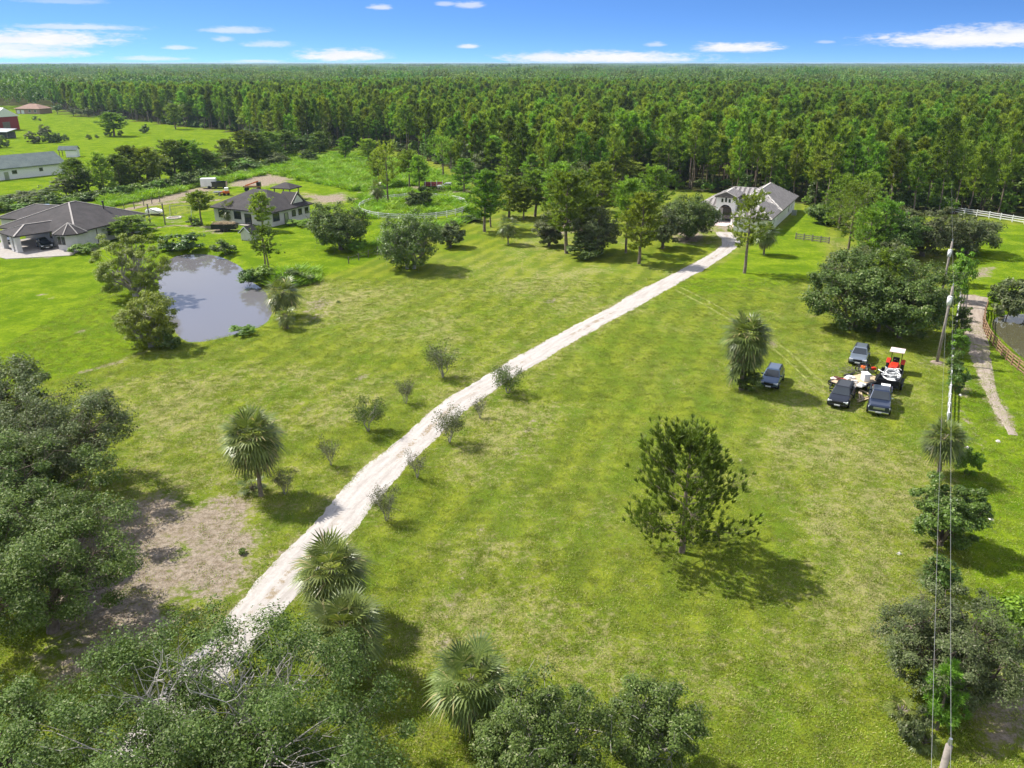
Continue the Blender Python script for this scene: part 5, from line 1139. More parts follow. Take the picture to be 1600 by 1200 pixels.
ringp = [(ctr.x + rr_ * math.cos(2 * math.pi * i / 30), ctr.y + 14.5 * math.sin(2 * math.pi * i / 30)) for i in range(31)]
fence('round_pen_fence', 'white rail fence closing the round pen', ringp, 'vinyl_white', 2.8, 1.3, .16, (.45, .85, 1.2), .05, .17, cap=.11)
wf = [G(1479, 664), G(1486, 570), G(1494, 500), G(1503, 440)]
fence('vinyl_fence', 'white fence along the power line beside the sandy path', wf, 'vinyl_white', 2.4, 1.25, .15, (.3, .7, 1.1), .05, .16, cap=.10)
fence('vinyl_fence', 'white rail fence crossing the far right pasture', [G(1470, 330), G(1545, 341), G(1600, 350), G(1800, 380)], 'vinyl_white', 2.6, 1.4, .15, (.4, .85, 1.25), .05, .16, cap=.10)
fence('wooden_fence', 'short weathered dark rail fence on the lawn beside the white house', [G(1243, 374), G(1295, 381)], 'old_wood', 1.7, 1.3, .16, (.3, .65, 1.0), .06, .18, jit=.03)
fence('wooden_fence', 'brown rail fence curving along the right pond', [G(u, v) for u, v in [(1541, 484), (1536, 500), (1536, 514), (1542, 528), (1551, 541), (1564, 556), (1580, 571), (1600, 587), (1640, 612)]], 'rust_wood', 1.5, 1.35, .14, (.25, .6, .95, 1.25), .05, .12, jit=.04)
fence('wire_fence', 'thin post and wire fence in the ditch right of the round drooping oak', [G(545, 412), G(590, 396), G(640, 372), G(720, 350)], 'old_wood', 3.2, 1.2, .12, (.5, 1.0), .02, .03, jit=.04)
fence('wire_fence', 'sparse dark post fence behind the left house along the white track', [G(195, 330), G(225, 322), G(250, 316)], 'old_wood', 3.4, 1.6, .14, (1.0,), .02, .03, jit=.02)

# ------------------------------------------------------------------ power line
PT = [Vector((15.4, 21.4, 0)), G(1464, 566), G(1468, 475)]; PT.append(PT[2] + (PT[2] - PT[1]) * 2.4); PT.insert(0, PT[0] - (PT[1] - PT[0]) * .8)
ld = (PT[2] - PT[1]).normalized(); sd_ = Vector((ld.y, -ld.x, 0)); HP = 8.7
plabels = [None, 'power pole at the bottom right corner, seen from above', 'grey power pole with a white transformer above the parked tractor', 'farther power pole with a transformer beside the oak clump', None]
for i in (1, 2, 3):
    o = thing('utility_pole', plabels[i], 'utility pole', PT[i])
    MB().cyl((0, 0, -.5), (0, 0, HP), .17, .12, 12).build('post', 'pole_wood', o, True)
    c = o and Vector((0, 0, 0)) - ld * .34 - sd_ * .06
    if i > 1:
        tr = MB().cyl((c.x, c.y, HP - 2.0), (c.x, c.y, HP - 1.1), .24, .24, 12).cyl((c.x, c.y, HP - 1.1), (c.x, c.y, HP - 1.02), .26, .2, 12).build('transformer', 'trim_white', o, True)
        MB().cyl((c.x + .1, c.y, HP - 1.02), (c.x + .1, c.y, HP - .75), .04, .03, 6).build('bushing', 'steel', tr)
    MB().box(-.06, .06, -.3, -.05, HP - 1.9, HP - 1.2).build('bracket', 'steel', o)
    MB().cyl((0, 0, HP), (0, 0, HP + .12), .05, .05, 8).cyl((0, 0, HP + .12), (0, 0, HP + .3), .08, .06, 8).build('insulator', 'steel', o)
    if i in (2, 3): MB().cyl((0, 0, -.05), (0, 0, .08), .9, .5, 14).build('soil_mound', 'soil', o, True)
def span(label, z, so_, i0, i1, r_=.0075, sag=.5):
    p = PT[i0] + Vector((0, 0, z)) + sd_ * so_; q = PT[i1] + Vector((0, 0, z)) + sd_ * so_; n = 26; b = MB(); o0 = p.copy()
    pts = [p + (q - p) * (k / n) - Vector((0, 0, 4 * sag * (k / n) * (1 - k / n))) - o0 for k in range(n + 1)]
    o = b.tube(pts, [r_] * (n + 1), 5).build('power_line', 'wire', None, True); o.location = o0; tag(o, label, 'wire')
span('upper power line from the bottom right pole to the transformer pole', HP + .28, 0, 1, 2, .0075, .55); span('upper power line between the two transformer poles', HP + .28, 0, 2, 3, .008, .2); span('upper power line leaving the farther pole', HP + .28, 0, 3, 4, .008, .3)
span('lower power line from the bottom right pole to the transformer pole', HP - 2.2, -.2, 1, 2, .008, .65); span('lower power line between the two transformer poles', HP - 2.2, -.2, 2, 3, .008, .3)
span('upper power line running off the bottom edge', HP + .28, 0, 0, 1, .0075, .5); span('lower power line running off the bottom edge', HP - 2.2, -.2, 0, 1, .008, .6)

# ------------------------------------------------------------------ vehicles
def loft(sections):
    """closed cross-sections along the length, capped at both ends"""
    n = len(sections[0]); b = MB(); V = [p for s in sections for p in s]; F = []
    for i in range(len(sections) - 1):
        for j in range(n): F.append((i * n + j, i * n + (j + 1) % n, (i + 1) * n + (j + 1) % n, (i + 1) * n + j))
    F += [tuple(range(n))[::-1], tuple(range((len(sections) - 1) * n, len(sections) * n))]
    return b.add(V, F)
def sec(y, w_, z0, z1, r_=.12, top=.94):
    h = z1 - z0
    return [(-w_ * .92, y, z0), (-w_, y, z0 + h * .25), (-w_, y, z0 + h * .62), (-w_ * top, y, z1 - r_ * .3), (-w_ * (top - .12), y, z1), (w_ * (top - .12), y, z1), (w_ * top, y, z1 - r_ * .3), (w_, y, z0 + h * .62), (w_, y, z0 + h * .25), (w_ * .92, y, z0)]
def wheel(par, x, y, r_, w_):
    s = 1 if x > 0 else -1; o = MB().cyl((x - w_ / 2, y, r_), (x + w_ / 2, y, r_), r_, r_, 18).build('wheel', 'rubber', par, False)
    MB().cyl((x + s * w_ / 2, y, r_), (x + s * (w_ / 2 + .015), y, r_), r_ * .66, r_ * .6, 14).build('rim', 'chrome', o); return o
def quad_panel(par, name, m, pts, t=.012):
    p = [Vector(q) for q in pts]; n = (p[1] - p[0]).cross(p[2] - p[0]).normalized() * t; c = sum(p, Vector()) / len(p)
    b = MB(); b.add([q + n for q in p] + [q - n for q in p], [tuple(range(len(p))), tuple(range(2 * len(p) - 1, len(p) - 1, -1))] + [(i, (i + 1) % len(p), (i + 1) % len(p) + len(p), i + len(p)) for i in range(len(p))]); return b.build(name, m, par)

def car(name, label, cat, loc, rz, paint, L=4.6, W=1.86, H=1.66, kind='suv', grille='black_paint', plate=True):
    """front faces -y. suv or pickup"""
    o = thing(name, label, cat, loc, rz); w_ = W / 2; y0 = -L / 2; y1 = L / 2; zb = .30; hood = .98 if kind == 'suv' else 1.12; belt = hood + .06
    if kind == 'suv':
        body = loft([sec(y0, w_ * .74, zb + .14, hood - .26), sec(y0 + .10, w_ * .90, zb, hood - .14), sec(y0 + .55, w_ * .98, zb - .04, hood - .05), sec(y0 + 1.25, w_, zb - .04, belt), sec(y1 - .9, w_, zb - .04, belt + .05), sec(y1 - .2, w_ * .96, zb, belt), sec(y1, w_ * .86, zb + .15, belt - .1)])
        bo = body.build('body', paint, o, False, bevel=.05)
        base = [(-w_ * .93, y0 + 1.2), (w_ * .93, y0 + 1.2), (w_ * .93, y1 - .16), (-w_ * .93, y1 - .16)]; top = [(-w_ * .70, y0 + 2.0), (w_ * .70, y0 + 2.0), (w_ * .70, y1 - .62), (-w_ * .70, y1 - .62)]
    else:
        cab1 = y0 + 3.95
        body = loft([sec(y0, w_ * .86, zb + .16, hood - .10), sec(y0 + .12, w_ * .95, zb + .08, hood), sec(y0 + 1.45, w_, zb, belt), sec(cab1, w_, zb, belt)]); bo = body.build('body', paint, o, False, bevel=.05)
        bed = MB().box(-w_, -w_ + .12, cab1 + .02, y1, zb, belt).box(w_ - .12, w_, cab1 + .02, y1, zb, belt).box(-w_ + .12, w_ - .12, y1 - .08, y1, zb, belt - .02).box(-w_ + .12, w_ - .12, cab1 + .02, cab1 + .08, zb, belt).box(-w_ + .12, w_ - .12, cab1 + .08, y1 - .08, zb, .62).build('bed', paint, o, bevel=.03)
        base = [(-w_ * .94, y0 + 1.4), (w_ * .94, y0 + 1.4), (w_ * .94, cab1), (-w_ * .94, cab1)]; top = [(-w_ * .74, y0 + 2.15), (w_ * .74, y0 + 2.15), (w_ * .74, cab1 - .30), (-w_ * .74, cab1 - .30)]
    b = MB(); zt = H; mid = lambda f: [tuple(base[i][k] * (1 - f) + top[i][k] * f for k in (0, 1)) + (belt - .06 + (zt - .07 - belt + .06) * f,) for i in range(4)]
    lo = [(*p, belt - .06) for p in base]; hi = [(*p, zt - .07) for p in top]; cx = [((p[0]) * .90, p[1] + (.1 if p[1] < 0 else -.1), zt) for p in hi]
    b.add(lo + hi + cx, [(0, 1, 5, 4), (1, 2, 6, 5), (2, 3, 7, 6), (3, 0, 4, 7), (4, 5, 9, 8), (5, 6, 10, 9), (6, 7, 11, 10), (7, 4, 8, 11), (8, 9, 10, 11), (0, 3, 2, 1)])
    cb = b.build('cabin', paint, o, False, bevel=.04)
    def face(i, j, s0, s1, f0, f1, name, out):
        A, B, Cc, D = Vector(lo[i]), Vector(lo[j]), Vector(hi[j]), Vector(hi[i]); P_ = lambda s, f: (A * (1 - s) + B * s) * (1 - f) + (D * (1 - s) + Cc * s) * f + Vector(out)
        quad_panel(cb, name, 'pane_glass', [P_(s0, f0), P_(s1, f0), P_(s1, f1), P_(s0, f1)])
    face(0, 1, .05, .95, .12, .95, 'windshield', (0, -.012, .006)); face(2, 3, .08, .92, .25, .92, 'rear_window', (0, .012, .006))
    for i, j, s in ((1, 2, 1), (3, 0, -1)):
        for a, c in ((.06, .36), (.39, .68), (.71, .93)) if kind == 'suv' else ((.08, .5), (.54, .94)):
            aa, cc_ = (a, c) if s > 0 else (1 - c, 1 - a); face(i, j, aa, cc_, .22, .88, 'side_window', (s * .012, 0, 0))
    wr = .35 if kind == 'suv' else .41
    for x in (-w_ + .06, w_ - .06):
        for y in (y0 + .92, y1 - .95): wheel(o, x, y, wr, .22)
        MB().box(x * 1.10 - .1, x * 1.10 + .1, base[0][1] + .35, base[0][1] + .47, belt + .02, belt + .18).build('mirror', paint if kind == 'suv' else 'chrome', o, bevel=.02)
    fy = y0 + .02
    for s in (-1, 1):
        MB().box(s * w_ * .74 - .20, s * w_ * .74 + .20, fy + .015, fy + .32, hood - .33, hood - .17).build('headlight', 'headlamp', o, bevel=.02)
        MB().box(s * w_ * .80 - .10, s * w_ * .80 + .10, y1 - .12, y1 + .01, hood - .25, hood).build('taillight', 'red_lens', o)
    MB().box(-w_ * .5, w_ * .5, fy - .035, fy + .1, hood - .42, hood - .20).build('grille', grille, o, bevel=.02)
    MB().box(-w_ * .88, w_ * .88, fy - .06, fy + .22, zb + .04, zb + .2).build('bumper', 'chrome' if kind != 'suv' else 'black_paint', o, bevel=.03)
    if plate: MB().box(-.26, .26, fy - .09, fy - .06, zb + .08, zb + .2).build('plate', 'paper', o)
    for s in (-1, 1):
        for k in range(2): MB().box(s * w_ - .012 if s > 0 else -w_ - .02, s * w_ + .02 if s > 0 else -w_ + .012, -.35 + k * .95, -.17 + k * .95, belt - .18, belt - .14).build('door_handle', 'chrome' if kind != 'suv' else 'black_paint', o)
    if kind == 'suv':
        for s in (-1, 1): MB().box(s * w_ * .62 - .02, s * w_ * .62 + .02, y0 + 2.2, y1 - .7, zt, zt + .05).build('roof_rail', 'black_paint', o)
    return o

def hd(a, b):
    """heading so that the front (-y) points from a to b"""
    d = b - a; return math.atan2(d.x, -d.y)
car('parked_car', 'single dark blue SUV parked beside the big skirted palm', 'car', G(1206, 598), R(-27), 'paint_blue')
car('parked_car', 'slate grey-blue small SUV parked farthest back, behind the trailers', 'car', G(1342, 563), R(-28), 'paint_slate', 4.4, 1.84, 1.62)
car('parked_car', 'black SUV parked left of the navy pickup', 'car', G(1314, 626), R(-31), 'paint_black', 4.8, 1.95, 1.68, grille='black_paint')
pk = car('pickup_truck', 'navy blue crew-cab pickup with chrome bumper hitched to the loaded trailer', 'pickup truck', G(1373, 634), R(-25), 'paint_navy', 5.6, 2.02, 1.88, 'pickup', grille='steel')
car('parked_car', 'black car parked under the carport of the left house', 'car', Vector((-84.2, 143.0, .06)), R(40), 'paint_darkgreen', 4.7, 1.86, 1.6)
car('pickup_truck', 'white pickup parked at the forest edge behind the round pen', 'pickup truck', G(700, 296), R(-97), 'paint_white', 5.4, 1.95, 1.8, 'pickup')
car('parked_car', 'white car at the left edge behind the carport columns', 'car', Vector((-93.2, 148.0, .06)), R(30), 'paint_white', 4.5, 1.8, 1.5)
# crate and boxes in the pickup bed
bc = G(1373, 634)
def inbed(name, label, cat, dx, dy, bx, m, z=.62):
    r_ = R(-25); o = MB().box(-bx[0] / 2, bx[0] / 2, -bx[1] / 2, bx[1] / 2, 0, bx[2]).box(-bx[0] / 2 - .02, bx[0] / 2 + .02, -bx[1] / 2 - .02, bx[1] / 2 + .02, bx[2], bx[2] + .04).build(name, m, None, bevel=.02)
    o.location = bc + Vector((dx * math.cos(r_) - dy * math.sin(r_), dx * math.sin(r_) + dy * math.cos(r_), z)); o.rotation_euler = (0, 0, r_); tag(o, label, cat)
inbed('tool_box', 'pale box standing up in the pickup bed', 'box', .35, 1.75, (.8, .7, .95), 'paper'); inbed('storage_bin', 'grey bin lying in the pickup bed', 'bin', -.35, 2.0, (.6, .7, .6), 'steel')

# dump trailer loaded with hoses, behind the pickup
tp = G(1388, 604); TR = thing('dump_trailer', 'black high-sided trailer heaped with pale hoses', 'trailer', tp, R(-30))
b = MB().box(-1.05, 1.05, -1.9, 1.9, .62, .72).box(-1.05, -.98, -1.9, 1.9, .72, 1.35).box(.98, 1.05, -1.9, 1.9, .72, 1.35).box(-.98, .98, -1.9, -1.83, .72, 1.35).box(-.98, .98, 1.83, 1.9, .72, 1.35); b.build('bed', 'black_paint', TR)
MB().bar((0, -1.9, .55), (0, -3.4, .5), .12, .1).bar((-.7, -1.9, .55), (0, -3.0, .52), .1, .08).bar((.7, -1.9, .55), (0, -3.0, .52), .1, .08).build('tongue', 'black_paint', TR)
for x in (-1.2, 1.2):
    for y in (-.4, .45): wheel(TR, x, y, .36, .2)
    MB().box(x - .14, x + .14, -.9, .95, .78, .82).build('fender', 'black_paint', TR)
r_ = np.random.default_rng(90)
for k in range(11):                                                 # coils and loops of hose
    b = MB(); n = 20; a0 = r_.uniform(0, 6.28); rr = r_.uniform(.45, .95); cz = 1.05 + .05 * k; cx_ = r_.uniform(-.3, .3); cy_ = r_.uniform(-.6, 1.3)
    b.tube([(cx_ + rr * 1.1 * math.cos(a0 + i * .30), cy_ + rr * .85 * math.sin(a0 + i * .30), cz + .16 * math.sin(i * .5 + k)) for i in range(n)], [.045] * n, 6)
    o = b.build('hose', 'steel' if k % 3 else 'trim_white', None, True); o.location = tp; o.rotation_euler = (0, 0, R(-30)); tag(o, 'pale grey hose coiled on the black trailer load', 'hose', 'hoses heaped on the black trailer')
o = MB().box(-.3, .3, -.35, .35, 0, .5).box(-.33, .33, -.38, .38, .5, .55).build('storage_bin', 'paper', None, bevel=.02); o.location = tp + Vector((-.45, -1.2, .73)); tag(o, 'grey-white bin at the front of the black trailer', 'bin')
# red tractor with a canopy
tq = G(1396, 582); TT = thing('tractor', 'red compact tractor with a pale pink canopy behind the hose trailer', 'tractor', tq, R(-30))
loft([sec(-1.5, .30, .62, 1.05), sec(-1.35, .38, .58, 1.2), sec(-.3, .42, .58, 1.28), sec(-.2, .42, .58, 1.2)]).build('hood', 'red_paint', TT, bevel=.04)
MB().box(-.3, .3, -.2, 1.0, .55, .85).build('chassis', 'black_paint', TT); MB().box(-.33, .33, .35, .8, .85, 1.05).box(-.33, .33, .75, .88, 1.05, 1.5).build('seat', 'black_paint', TT, bevel=.03)
for s in (-1, 1):
    wheel(TT, s * .72, .65, .58, .34); wheel(TT, s * .55, -1.15, .36, .24)
    MB().prism([(.05, 1.0), (.25, 1.25), (.95, 1.28), (1.25, 1.05), (1.2, 1.0), (.95, 1.2), (.25, 1.18)], 'x', s * .72 - .2, s * .72 + .2).build('fender', 'red_paint', TT)
    MB().bar((s * .5, .95, .8), (s * .52, .95, 2.35), .07, .07).build('canopy_post', 'black_paint', TT)
    MB().bar((s * .48, -.2, 1.0), (s * .5, -1.7, .75), .1, .14).bar((s * .5, -1.7, .75), (s * .5, -2.0, .35), .1, .12).build('loader_arm', 'red_paint', TT)
MB().box(-.72, .72, -.35, 1.25, 2.35, 2.43).build('canopy', 'pink_white', TT, bevel=.03); MB().cyl((0, -.1, 1.35), (0, .02, 1.42), .2, .2, 14).build('steering_wheel', 'black_paint', TT)
MB().prism([(-2.0, .1), (-2.5, .1), (-2.1, .55), (-2.0, .6)], 'x', -.85, .85).build('bucket', 'red_paint', TT)

# flat trailer with a planked deck
fp = G(1338, 603); FT = thing('flat_trailer', 'flat trailer with a tan plank deck between the parked cars', 'trailer', fp, R(-62))
MB().box(-1.25, -1.15, -2.7, 2.7, .45, .62).box(1.15, 1.25, -2.7, 2.7, .45, .62).box(-1.15, 1.15, -2.7, -2.6, .45, .62).box(-1.15, 1.15, 2.6, 2.7, .45, .62).build('frame', 'black_paint', FT)
pm_ = MB().box(-.105, .105, -2.58, 2.58, .585, .63).mesh('plank', 'tan_deck')
for k in range(10): link('plank', pm_, FT, (-1.04 + k * .231, 0, (k % 3) * .004))
MB().bar((-.9, -2.7, .52), (0, -4.0, .5), .1, .08).bar((.9, -2.7, .52), (0, -4.0, .5), .1, .08).build('tongue', 'black_paint', FT)
for s in (-1, 1):
    for y in (.0, .8): wheel(FT, s * 1.38, y, .34, .2)
    MB().box(s * 1.4 - .14, s * 1.4 + .14, -.45, 1.25, .74, .78).build('fender', 'black_paint', FT)
def motorbike(label, loc, rz, m):
    o = thing('motorbike', label, 'motorbike', loc, rz)
    for y in (-.62, .62):
        b = MB(); n = 16; b.tube([(0, y + .27 * math.cos(i * 2 * math.pi / n), .31 + .27 * math.sin(i * 2 * math.pi / n)) for i in range(n + 1)], [.055] * (n + 1), 6); wh = b.build('wheel', 'rubber', o); MB().cyl((-.03, y, .31), (.03, y, .31), .09, .09, 10).build('rim', 'chrome', wh)
    MB().box(-.13, .13, -.2, .28, .28, .6).build('engine', 'steel', o, bevel=.02); loft([sec(-.35, .12, .62, .86), sec(-.1, .17, .6, .92), sec(.2, .13, .6, .84)]).build('tank', m, o, bevel=.03)
    MB().box(-.13, .13, .15, .8, .74, .84).build('seat', 'black_paint', o, bevel=.03); MB().bar((-.06, -.62, .31), (-.06, -.38, 1.0), .05, .05).bar((.06, -.62, .31), (.06, -.38, 1.0), .05, .05).build('fork', 'chrome', o)
    MB().bar((-.38, -.33, 1.02), (.38, -.33, 1.02), .04, .04).build('handlebar', 'black_paint', o)
motorbike('dark motorbike standing at the back of the plank trailer', G(1362, 586) + Vector((0, 0, .02)), R(75), 'red_paint'); motorbike('motorbike with a tan seat leaning on the plank trailer', G(1345, 592) + Vector((0, 0, .63)), R(25), 'orange_paint'); motorbike('motorbike on the grass behind the plank trailer', G(1352, 581) + Vector((0, 0, .02)), R(100), 'black_paint')
o = MB().box(-.3, .3, -.45, .45, 0, .75).box(-.34, .34, -.5, .5, .75, .82).build('cooler_box', 'headlamp', None, bevel=.03); o.location = G(1350, 603) + Vector((0, 0, .63)); tag(o, 'pale blue-white cooler on the plank trailer', 'cooler')
for k, (u, v, rz, m_) in enumerate([(1326, 600, 20, 'paper'), (1333, 607, 70, 'stone_pale'), (1344, 612, 40, 'paper')]):
    o = MB().box(-.5, .5, -.3, .3, 0, .16).box(-.3, .1, -.2, .2, .16, .3).build('scrap_board', m_, None, bevel=.01); o.location = G(u, v) + Vector((0, 0, .64)); o.rotation_euler = (0, .0, R(rz)); tag(o, ['white board on the left end of the plank trailer', 'pale slab in the middle of the plank trailer', 'white board at the near edge of the plank trailer'][k], 'board')
for k, (u, v, rz) in enumerate([(1352, 625, 30), (1346, 619, 75), (1358, 616, 120)]):
    o = MB().bar((-1.1, 0, .06), (1.1, 0, .08), .2, .08).bar((-.9, .3, .1), (.8, .15, .16), .12, .08).build('lumber', 'tan_deck', None); o.location = G(u, v); o.rotation_euler = (0, 0, R(rz)); tag(o, ['pale lumber lying beside the pickup door', 'lumber lying in front of the plank trailer', 'lumber between the plank trailer and pickup'][k], 'lumber')
# quad bike
qb = G(1310, 603); Q = thing('quad_bike', 'red and black quad bike behind the black SUV', 'quad bike', qb, R(30))
for x in (-.5, .5):
    for y in (-.6, .6): wheel(Q, x, y, .29, .24)
MB().box(-.25, .25, -.7, .7, .35, .6).build('chassis', 'black_paint', Q); loft([sec(-.8, .3, .58, .72), sec(-.45, .5, .6, .84), sec(-.1, .25, .62, .9)]).build('front_cowl', 'red_paint', Q, bevel=.03); loft([sec(.2, .28, .62, .8), sec(.5, .5, .6, .82), sec(.85, .4, .6, .74)]).build('rear_cowl', 'pink_white', Q, bevel=.03)
MB().box(-.18, .18, -.05, .6, .8, .92).build('seat', 'seat_brown', Q, bevel=.03); MB().bar((-.42, -.25, 1.05), (.42, -.25, 1.05), .04, .04).bar((0, -.4, .8), (0, -.25, 1.05), .05, .05).build('handlebar', 'black_paint', Q)
# brush pile on the grass
b = TB(); r_ = np.random.default_rng(91)
for k in range(70): a = r_.uniform(0, 6.28); c0 = np.array([r_.normal() * .7, r_.normal() * .5, r_.uniform(.05, .4)]); b.tube(bent(r_, c0, c0 + np.array([math.cos(a), math.sin(a), r_.uniform(-.1, .25)]) * .8, 3, .1), [.02, .014, .008], 3)
o = link('brush_pile', b.mesh('brush_pile', 'old_wood'), None, G(1331, 582)); tag(o, 'low pile of cut brush in front of the slate SUV', 'brush pile')

# --- yard behind and between the left houses
tw_ = G(327, 294); T2 = thing('cargo_trailer', 'white box trailer parked behind the middle house', 'trailer', tw_, R(8))
MB().box(-1.9, 1.9, -1.0, 1.0, .5, 2.6).build('box', 'trim_white', T2, bevel=.06); MB().bar((-1.9, 0, .5), (-3.1, 0, .5), .1, .1).build('tongue', 'black_paint', T2)
for s in (-1, 1): wheel2 = MB().cyl((.2, s * 1.02 - .1, .36), (.2, s * 1.02 + .1, .36), .36, .36, 14).build('wheel', 'rubber', T2)
MB().box(-1.0, -.2, -1.03, -1.0, .6, 2.2).build('door', 'paper', T2)
T3 = thing('dumpster_trailer', 'dark green open-topped skip beside the white box trailer', 'skip', G(344, 294), R(5))
MB().box(-1.8, 1.8, -1.0, -.92, .4, 1.8).box(-1.8, 1.8, .92, 1.0, .4, 1.8).box(-1.8, -1.72, -.92, .92, .4, 1.8).box(1.72, 1.8, -.92, .92, .4, 1.8).box(-1.72, 1.72, -.92, .92, .4, .5).build('body', 'paint_darkgreen', T3); MB().box(-1.9, 1.9, -1.06, -1.0, 1.55, 1.8).build('rim', 'black_paint', T3)
for x in (-1.1, 1.1): MB().cyl((x, -.8, .22), (x, .8, .22), .22, .22, 10).build('roller', 'rubber', T3)
T4 = thing('skid_loader', 'small orange and white loader parked behind the middle house', 'loader', G(354, 305), R(15))
MB().box(-.8, .8, -.6, .6, .4, 1.1).build('body', 'orange_paint', T4, bevel=.05); MB().box(-.35, .6, -.5, .5, 1.1, 1.9).build('cab', 'trim_white', T4, bevel=.04); MB().box(-.36, -.34, -.4, .4, 1.2, 1.8).build('window', 'pane_glass', T4)
for x in (-.5, .5):
    for y in (-.72, .72): MB().cyl((x, y - .12, .32), (x, y + .12, .32), .32, .32, 12).build('wheel', 'rubber', T4)
MB().bar((-.7, -.5, 1.0), (-1.5, -.5, .4), .1, .1).bar((-.7, .5, 1.0), (-1.5, .5, .4), .1, .1).build('loader_arm', 'orange_paint', T4); MB().prism([(-1.5, .05), (-1.95, .05), (-1.5, .6)], 'y', -.7, .7).build('bucket', 'steel', T4)
T5 = thing('utility_trailer', 'flat pale utility trailer beside the orange loader', 'trailer', G(343, 304), R(20))
MB().box(-1.3, 1.3, -.8, .8, .45, .55).build('deck', 'paper', T5); MB().box(-1.3, 1.3, -.86, -.8, .45, .8).box(-1.3, 1.3, .8, .86, .45, .8).build('side_rail', 'steel', T5)
for y in (-.95, .95): MB().cyl((0, y - .08, .3), (0, y + .08, .3), .3, .3, 12).build('wheel', 'rubber', T5)
MB().bar((-1.3, 0, .45), (-2.2, 0, .45), .08, .08).build('tongue', 'steel', T5)
T6 = thing('excavator_frame', 'rusty orange machine frame behind the middle house roof', 'machine', G(395, 298), R(5))
MB().box(-2.2, 2.2, -.7, .7, .9, 1.3).build('frame', 'rust_wood', T6); MB().bar((-1.8, 0, 1.3), (1.6, 0, 2.4), .3, .3).build('boom', 'orange_paint', T6); MB().box(1.2, 2.2, -.6, .6, 1.3, 2.2).build('cab', 'black_paint', T6)
for x in (-1.5, 1.5):
    for y in (-.8, .8): MB().cyl((x, y - .15, .45), (x, y + .15, .45), .45, .45, 12).build('wheel', 'rubber', T6)
T7 = thing('hay_trailer', 'dark trailer loaded with brushwood in front of the middle house', 'trailer', G(352, 361), R(4))
MB().box(-2.4, 2.4, -1.0, -.93, .5, 1.5).box(-2.4, 2.4, .93, 1.0, .5, 1.5).box(-2.4, -2.33, -.93, .93, .5, 1.5).box(2.33, 2.4, -.93, .93, .5, 1.5).box(-2.33, 2.33, -.93, .93, .5, .6).build('bed', 'black_paint', T7)
for y in (-1.1, 1.1):
    for x in (-.3, .5): MB().cyl((x, y - .1, .36), (x, y + .1, .36), .36, .36, 14).build('wheel', 'rubber', T7)
MB().bar((-2.4, 0, .5), (-3.9, 0, .45), .12, .1).bar((-2.4, -.7, .5), (-3.3, 0, .45), .1, .08).build('tongue', 'black_paint', T7)
b = TB()
for k in range(240): a = r_.uniform(-.5, .5) + (0 if k % 2 else math.pi); c0 = np.array([r_.uniform(-1.9, 1.9), r_.uniform(-.8, .8), r_.uniform(1.1, 1.85)]); b.tube(bent(r_, c0, c0 + np.array([math.cos(a), math.sin(a), r_.uniform(-.2, .3)]) * .8, 3, .1), [.035, .025, .015], 4)
o = link('brushwood_load', b.mesh('brushwood', 'tan_deck'), None, G(352, 361)); tag(o, 'tan brushwood heaped on the dark trailer', 'brushwood')
# swing frame, tall posts, fire ring, sapling stump, white boat cover, blue tarp pool, log load by the pickup
S = thing('swing_set', 'pale metal swing set on the lawn between the two dark-roofed houses', 'swing set', G(284, 337), R(10))
for x in (-2.2, 2.2): MB().bar((x, -1.0, -.05), (x, 0, 2.2), .09, .09).bar((x, 1.0, -.05), (x, 0, 2.2), .09, .09).build('leg', 'steel', S)
MB().bar((-2.3, 0, 2.2), (2.3, 0, 2.2), .09, .09).build('crossbar', 'steel', S)
for x in (-1.2, .2, 1.4):
    sw = MB().box(x - .22, x + .22, -.1, .1, .5, .54).build('seat', 'black_paint', S); MB().bar((x - .2, 0, .52), (x - .2, 0, 2.18), .025, .025).bar((x + .2, 0, .52), (x + .2, 0, 2.18), .025, .025).build('chain', 'steel', sw)
Gf = thing('post_frame', 'tall dark timber post frame beside the left house', 'post frame', G(247, 352), R(15))
for x in (-1.4, 1.4): MB().box(x - .12, x + .12, -.12, .12, -.3, 4.4).build('post', 'old_wood', Gf)
MB().bar((-1.4, 0, 3.6), (1.4, 0, 2.0), .07, .12).build('brace', 'old_wood', Gf)
Bt = thing('covered_boat', 'white covered boat on the grass behind the left house', 'boat', G(243, 336), R(70)); loft([sec(-2.4, .15, .7, .95), sec(-1.4, .75, .45, 1.2), sec(.2, .95, .4, 1.45), sec(1.6, .9, .4, 1.3), sec(2.0, .8, .5, 1.0)]).build('hull', 'trim_white', Bt, bevel=.05); MB().box(-.4, .4, -.9, .9, .1, .42).build('cradle', 'old_wood', Bt)
Fr = thing('fire_ring', 'round stone-edged fire pit on the lawn', 'fire pit', G(272, 341))
sm = MB().box(-.26, .26, -.16, .16, -.05, .22).mesh('stone', 'stone_pale')
for k in range(16): so_ = link('stone', sm, Fr, (1.35 * math.cos(k * math.pi / 8), 1.35 * math.sin(k * math.pi / 8), 0)); so_.rotation_euler = (0, 0, k * math.pi / 8 + math.pi / 2)
MB().cyl((0, 0, 0), (0, 0, .12), 1.1, .9, 16).build('ash_bed', 'soil', Fr)
put('young_tree', sparse_tree(np.random.default_rng(95), 2.0, .7, 260, 'broad_leaf'), G(299, 352), 'slim young tree on the lawn left of the middle house', 'young tree')
Bp = thing('boat_cover', 'light blue tarp cover showing behind the left house roof', 'tarp', G(66, 338), R(10)); loft([sec(-3, .6, 0, 1.2), sec(-1.5, 1.6, 0, 2.4), sec(1.5, 1.6, 0, 2.4), sec(3, .6, 0, 1.3)]).build('cover', 'blue_tarp', Bp, bevel=.1); MB().bar((-3, 0, 1.25), (3, 0, 1.35), .08, .08).build('ridge_rope', 'trim_white', Bp)
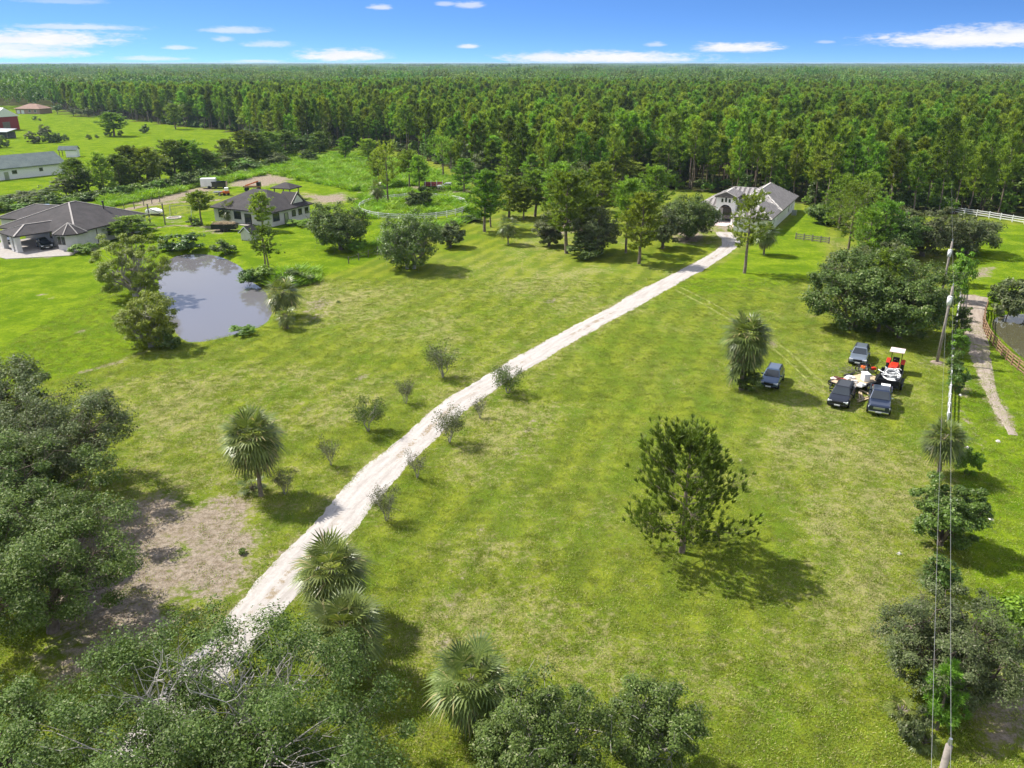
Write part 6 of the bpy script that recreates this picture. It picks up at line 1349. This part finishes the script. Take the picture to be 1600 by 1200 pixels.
Rl = thing('log_trailer', 'rusty red trailer loaded with timber at the forest edge beside the white pickup', 'trailer', G(678, 295), R(5)); MB().box(-2.6, 2.6, -1, 1, .6, .75).build('deck', 'black_paint', Rl)
for y in (-1.1, 1.1):
    for x in (-.6, .6): MB().cyl((x, y - .1, .4), (x, y + .1, .4), .4, .4, 12).build('wheel', 'rubber', Rl)
for x in (-2.2, -.7, .8, 2.3): MB().box(x - .06, x + .06, -1.02, -.9, .75, 2.1).box(x - .06, x + .06, .9, 1.02, .75, 2.1).build('stake', 'trim_white', Rl)
lm = MB().cyl((-2.5, 0, 0), (2.5, 0, 0), .2, .18, 8).mesh('log', 'paint_red')
for k in range(9): o = link('log', lm, None, G(678, 295) + Vector((0, -.75 + (k % 4) * .42 + (.2 if k >= 4 else 0) + (.0 if k < 8 else .2), .96 + (k // 4) * .36))); o.rotation_euler = (0, 0, R(5)); tag(o, 'reddish timber stacked on the rusty trailer', 'timber', 'timbers on the red trailer')
# litter and stones on the grass at right
for k, (u, v) in enumerate([(1538, 770), (1500, 618), (1512, 700), (1560, 690), (1405, 866), (1548, 812)]):
    o = link('stone', MB().add([(-.2, -.14, 0), (.18, -.2, 0), (.24, .12, 0), (-.12, .2, 0), (-.1, -.05, .14), (.1, -.08, .16), (.08, .06, .13)], [(0, 1, 5, 4), (1, 2, 6, 5), (2, 3, 6), (3, 4, 6), (3, 0, 4), (4, 5, 6)]).mesh('stone', 'stone_pale'), None, G(u, v)); tag(o, ['pale stone on the grass right of the round broadleaf tree', 'pale stone at the path side near the white fence', 'pale stone below the path on the right grass', 'pale stone by the foot of the narrow path', 'pale stone lying on the lawn left of the low palmetto', 'pale stone on the right grass above the long tree shadow'][k], 'stone'); o.rotation_euler = (0, 0, k)

# ------------------------------------------------------------------ thin summer haze over the whole plain
hm = bpy.data.materials.new('haze'); hm.use_nodes = True; ht = NT(hm.node_tree); ht.n.clear()
ho = ht.new('ShaderNodeOutputMaterial'); hv = ht.new('ShaderNodeVolumePrincipled')
hv.inputs['Color'].default_value = (0.58, 0.78, 1.0, 1); hv.inputs['Density'].default_value = 0.000072; hv.inputs['Anisotropy'].default_value = 0.2
ht.l.new(hv.outputs[0], ho.inputs['Volume']); MATS['haze'] = hm
hz = MB().box(-21000, 21000, -1200, 31000, -2.6, 33.0).build('haze', 'haze'); tag(hz, 'thin blue haze over the whole plain', 'haze', None, 'stuff')
